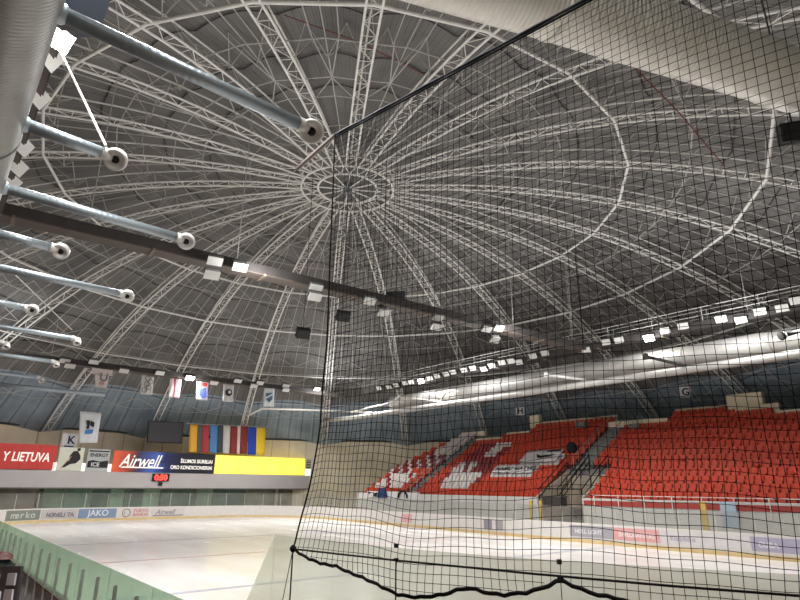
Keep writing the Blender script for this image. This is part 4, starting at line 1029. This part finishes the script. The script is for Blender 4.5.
rope_px = [(293, 549), (307, 558), (322.5, 564), (335.6, 566), (348, 572), (361, 577), (372, 582), (382, 587), (396, 594), (408, 596.5), (421, 597.3), (442, 595), (457.7, 590), (467, 587.8), (477, 590), (490, 593.5), (503, 595), (526, 592.6), (543, 588), (561, 579.5), (577, 588), (600, 595.5), (623, 599.6)]
rope = sorted(hit_arc(*p) for p in rope_px)
s_last = rope[-1][0]
rope += [(s_last+.5, HC-.86), (s_last+1.1, HC-.62), (s_last+1.7, HC-.85), (s_last+2.4, HC-.9), (s_last+3.0, HC-.65), (9.9, HC-.8)]
def interp(tab, x):
    if x <= tab[0][0]: return tab[0][1]
    for (a, va), (bb, vb) in zip(tab, tab[1:]):
        if x <= bb: return va+(vb-va)*(x-a)/(bb-a)
    return tab[-1][1]
edge = [(HC-.62, 0)]
for p in ((299, 525), (306, 495), (318, 430), (327, 345), (330, 260), (333, 180)):
    # free edge: the sight line meets the ruled surface between the corner curve and the cable
    best = None
    for k_ in range(-60, 61):
        ss_ = k_*.01; z_ = hit_arc(*p)[1]
        for _ in range(3):
            w_ = (z_-(HC-.62))/(TOPZ-HC+.62); q_ = arcxy(ss_); t_ = TA+(TB-TA)*(ss_-S_A)/(S_B-S_A)
            P_ = Vector((q_.x*(1-w_)+t_.x*w_, q_.y*(1-w_)+t_.y*w_, z_)); d_ = ray(*p); z_ = HC+d_.z*math.hypot(P_.x, P_.y)/math.hypot(d_.x, d_.y)
        e_ = abs(proj(Vector((P_.x, P_.y, z_)))[0]-p[0])
        if best is None or e_ < best[0]: best = (e_, z_, ss_)
    edge.append((best[1], best[2]))
edge.append((TOPZ, 0))
def netq(s, z):
    k = min(1, max(0, (TOPZ-z)/5)); ss = s+interp(edge, z)*math.exp(-max(0, s)/1.0)
    fall = k**2; off = min(1, max(0, (z-interp(rope, s))/.45))
    ss += .02*math.sin(z*2.3+s*1.7)*fall + .018*math.sin(s*5.1+z*4.0)*fall
    zz = z + off*fall*(.045*math.sin(s*2.6+.5)+.02*math.sin(s*7.1+1)) + off*.09*fall*math.exp(-max(0, s)/.9)*(1-math.exp(-max(0, s)*2))
    q = arcxy(ss, RN_+.03*math.sin(s*3.1+z*1.3)*fall)
    w = min(1, max(0, (z-(HC-.62))/(TOPZ-HC+.62))); t_ = TA + (TB-TA)*(ss-S_A)/(S_B-S_A)      # the top cable is stretched straight
    return Vector((q.x*(1-w)+t_.x*w, q.y*(1-w)+t_.y*w, zz))
def netp(s, v):
    if v == 0:
        z = interp(rope, s); q = arcxy(s); return Vector((q.x, q.y, z))
    return netq(s, HC-.62+(TOPZ-HC+.62)*v)
net = thing('safety_net', 'black mesh safety net hanging over the tall corner glass', 'net', (3.3, 4, HC-.8))
nm = MB(); CELL = .066; TW = .0026
nc = int(SL/CELL)
for i in range(nc+1):
    s = SL*i/nc; z0 = interp(rope, s); nm.tube([netq(s, z0+(TOPZ-z0)*j/44) for j in range(45)], TW, 3, caps=False)
z = HC-.95; row = 0
while z < TOPZ:
    run = []
    for i in range(121):
        s = SL*i/120
        if z > interp(rope, s)+.01: run.append(netq(s, z))
        else:
            if len(run) > 1: nm.tube(run, TW, 3, caps=False)
            run = []
    if len(run) > 1: nm.tube(run, TW, 3, caps=False)
    z += CELL
tag(nm.build('mesh', net_mat, net))
MB().tube([netp(SL*i/140, 0) + Vector((0, 0, .006*math.sin(i*2.2))) for i in range(141)], .014, 6).build('bottom_rope', rope_black, net, True)
MB().tube([netp(0, j/40) for j in range(0, 41)], .009, 6).build('edge_rope', rope_black, net, True)
cable = thing('net_cable', 'black bundled cable carrying the top of the safety net', 'cable', netp(0, 1))
tp = [netp(SL*i/60, 1) for i in range(61)]
MB().tube(tp, [.016+.004*math.sin(i*1.3) for i in range(61)], 8).build('bundle', mat('blue_black_cable', (40, 46, 56), .6), cable, True)
MB().tube([p-Vector((0, 0, .035)) for p in tp], .011, 6).build('rope', rope_black, cable, True)
pa = netp(0, 1); pb = onz(297, 169, TOPZ+.0)
tag(MB().tube([pa, pb], .028, 6).build('curtain_rail', strap_mat), 'taupe rail continuing from the end of the net cable', 'rail')
tl = [hit_arc(*p, R=8.66) for p in ((293, 549), (396, 560.5), (540, 574.5), (670, 586), (800, 596))]
tie = [Vector((*arcxy(s, 8.66), z)) for s, z in tl]
tag(MB().tube(tie, .008, 5).build('tie_rope', rope_black), 'taut black tie rope strung along the tall glass', 'rope')
for i, (px, py) in enumerate(((293, 549), (396, 561), (560.6, 580))):
    s, z = hit_arc(px, py, 8.66); q = arcxy(s, 8.66); p = Vector((q.x, q.y, z))
    t = thing('rope_tie_down', ('black tie-down cord at the free corner of the net', 'black tie-down cord with a metal clip, at the middle of the net edge', 'thin black tie-down cord at the peak of the net rope')[i], 'cord', p, 'tie-down cords of the net')
    MB().tube([p, p-Vector((0, 0, 1.3))], (.007, .006, .003)[i], 5).build('cord', rope_black, t)
    if i: MB().box(p+Vector((0, 0, .11)), (.03, .02, .03)).build('clip', dark_steel, t); MB().box(p+Vector((0, 0, .01)), (.03, .03, .02)).build('knot', rope_black, t)
    else: MB().lathe(p, (0, 0, 1), [(-.03, .01), (-.01, .03), (.015, .03), (.035, .012)], 10).build('knot', rope_black, t)
s, z = hit_arc(293, 549, 8.62); q = arcxy(s, 8.62); tag(MB().tube([(q.x, q.y, z), (q.x-.02, q.y+.35, z-1.3)], .004, 5).build('loose_cord', rope_black), 'thin slanting cord below the free corner of the net', 'cord')

# ---------------------------------------------------------------- things behind the near glass
gt = thing('service_gate', 'dark framed gate with white panels at the picture corner beside the walkway', 'gate', onx(8, 606, 2.2))
def gq(*px): return [onx(a, b_, 2.2) for a, b_ in px]
MB().poly(gq((-14, 566), (24, 566), (17, 612), (-22, 612)), (-.05, 0, 0)).build('frame', plain('gate_dark', (54, 48, 50)), gt)
for q in (((12, 573), (20, 573), (18, 585), (10, 585)), ((9, 589), (17, 589), (15, 603), (6, 603)), ((-6, 574.5), (3, 574.5), (2, 580), (-8, 580)), ((-6, 591), (4, 591), (2, 606), (-9, 606))):
    MB().poly([p-Vector((.05, 0, 0)) for p in gq(*q)], (-.03, 0, 0)).build('panel', paper, gt)
p = onx(1, 563, 2.35); bgk = thing('equipment_bag', 'black bag with a dull red flap at the picture edge by the green glass', 'bag', p-Vector((0, 0, .5)))
MB().lathe(p-Vector((0, 0, .45)), (0, .1, 1), [(0, .2), (.1, .3), (.35, .31), (.5, .22), (.56, .08)], 14).build('body', soft_black, bgk, True)
MB().lathe(p+Vector((0, 0, .08)), (0, .1, 1), [(0, .26), (.1, .24), (.2, .1)], 14).build('flap', plain('bag_red', (84, 44, 40)), bgk, True)

# ---------------------------------------------------------------- light
W = bpy.data.worlds.new('world'); sc.world = W; W.use_nodes = True
W.node_tree.nodes['Background'].inputs['Color'].default_value = (.8, .85, 1, 1); W.node_tree.nodes['Background'].inputs['Strength'].default_value = .3
def lamp(loc, energy, rad=.5, col=(.99, .99, 1)):
    l = bpy.data.lights.new('fill_lamp', 'POINT'); l.energy = energy; l.shadow_soft_size = rad; l.color = col  # added point fill brightening the dome ribs and far walls, no hall fixture
    o = bpy.data.objects.new('fill_lamp', l); C.objects.link(o); o.location = loc
def down(loc, energy, aim=(0, 0, -1), size=1.2):
    l = bpy.data.lights.new('ice_fill_light', 'AREA'); l.energy = energy; l.size = size; l.color = (1, .99, .975); l.spread = math.radians(150)  # added area fill for the ice; the catwalk floodlights beside it are mostly unlit
    o = bpy.data.objects.new('ice_fill_light', l); C.objects.link(o); o.location = loc; o.rotation_euler = Vector(aim).to_track_quat('-Z', 'Y').to_euler()
E_UP, E_DN = 680, 720
for x in (6, 18, 30):
    for y in (22.0, 50.6): down((x, y, ZR-.5), E_DN)
for y in (8, 36, 46): down((34.0, y, ZR-.5), E_DN, (-.5, 0, -1))
for y in (8, 16): down((.8, y, ZR-.4), E_DN, (.5, 0, -1))
for loc in ((32.6, 11.5, ZR-.9), (32.6, 31, ZR-.9), (1.5, 50, ZR-.6), (31.5, 50, ZR-.6), (10, 21.4, ZR-.7), (26, 20.6, ZR-.7), (1.6, 4, ZR-.6)): lamp(loc, E_UP)

# ---------------------------------------------------------------- prints and fittings belong to the part that carries them
CARRIER = ('panel', 'cloth', 'plate', 'case', 'cabinet', 'nozzle', 'handrail', 'housing')
FITTING = ('lettering', 'emblem', 'ring', 'crest', 'crest_centre', 'shield', 'bar', 'heading', 'underline', 'seam', 'dark_band', 'player_print', 'stick_print', 'digits', 'letter', 'grille', 'throat', 'wave', 'swash', 'lower_strip', 'post', 'lens', 'wheel_print', 'blue_print', 'dark_print', 'lid')
for o in list(sc.objects):
    if o.parent is None and o.get('category'):
        ch = list(o.children); car = [c for c in ch if c.name.split('.')[0] in CARRIER]
        if car and all(tuple(c.location) == (0, 0, 0) for c in car):
            for c in ch:
                if c.name.split('.')[0] in FITTING: c.parent = car[0]
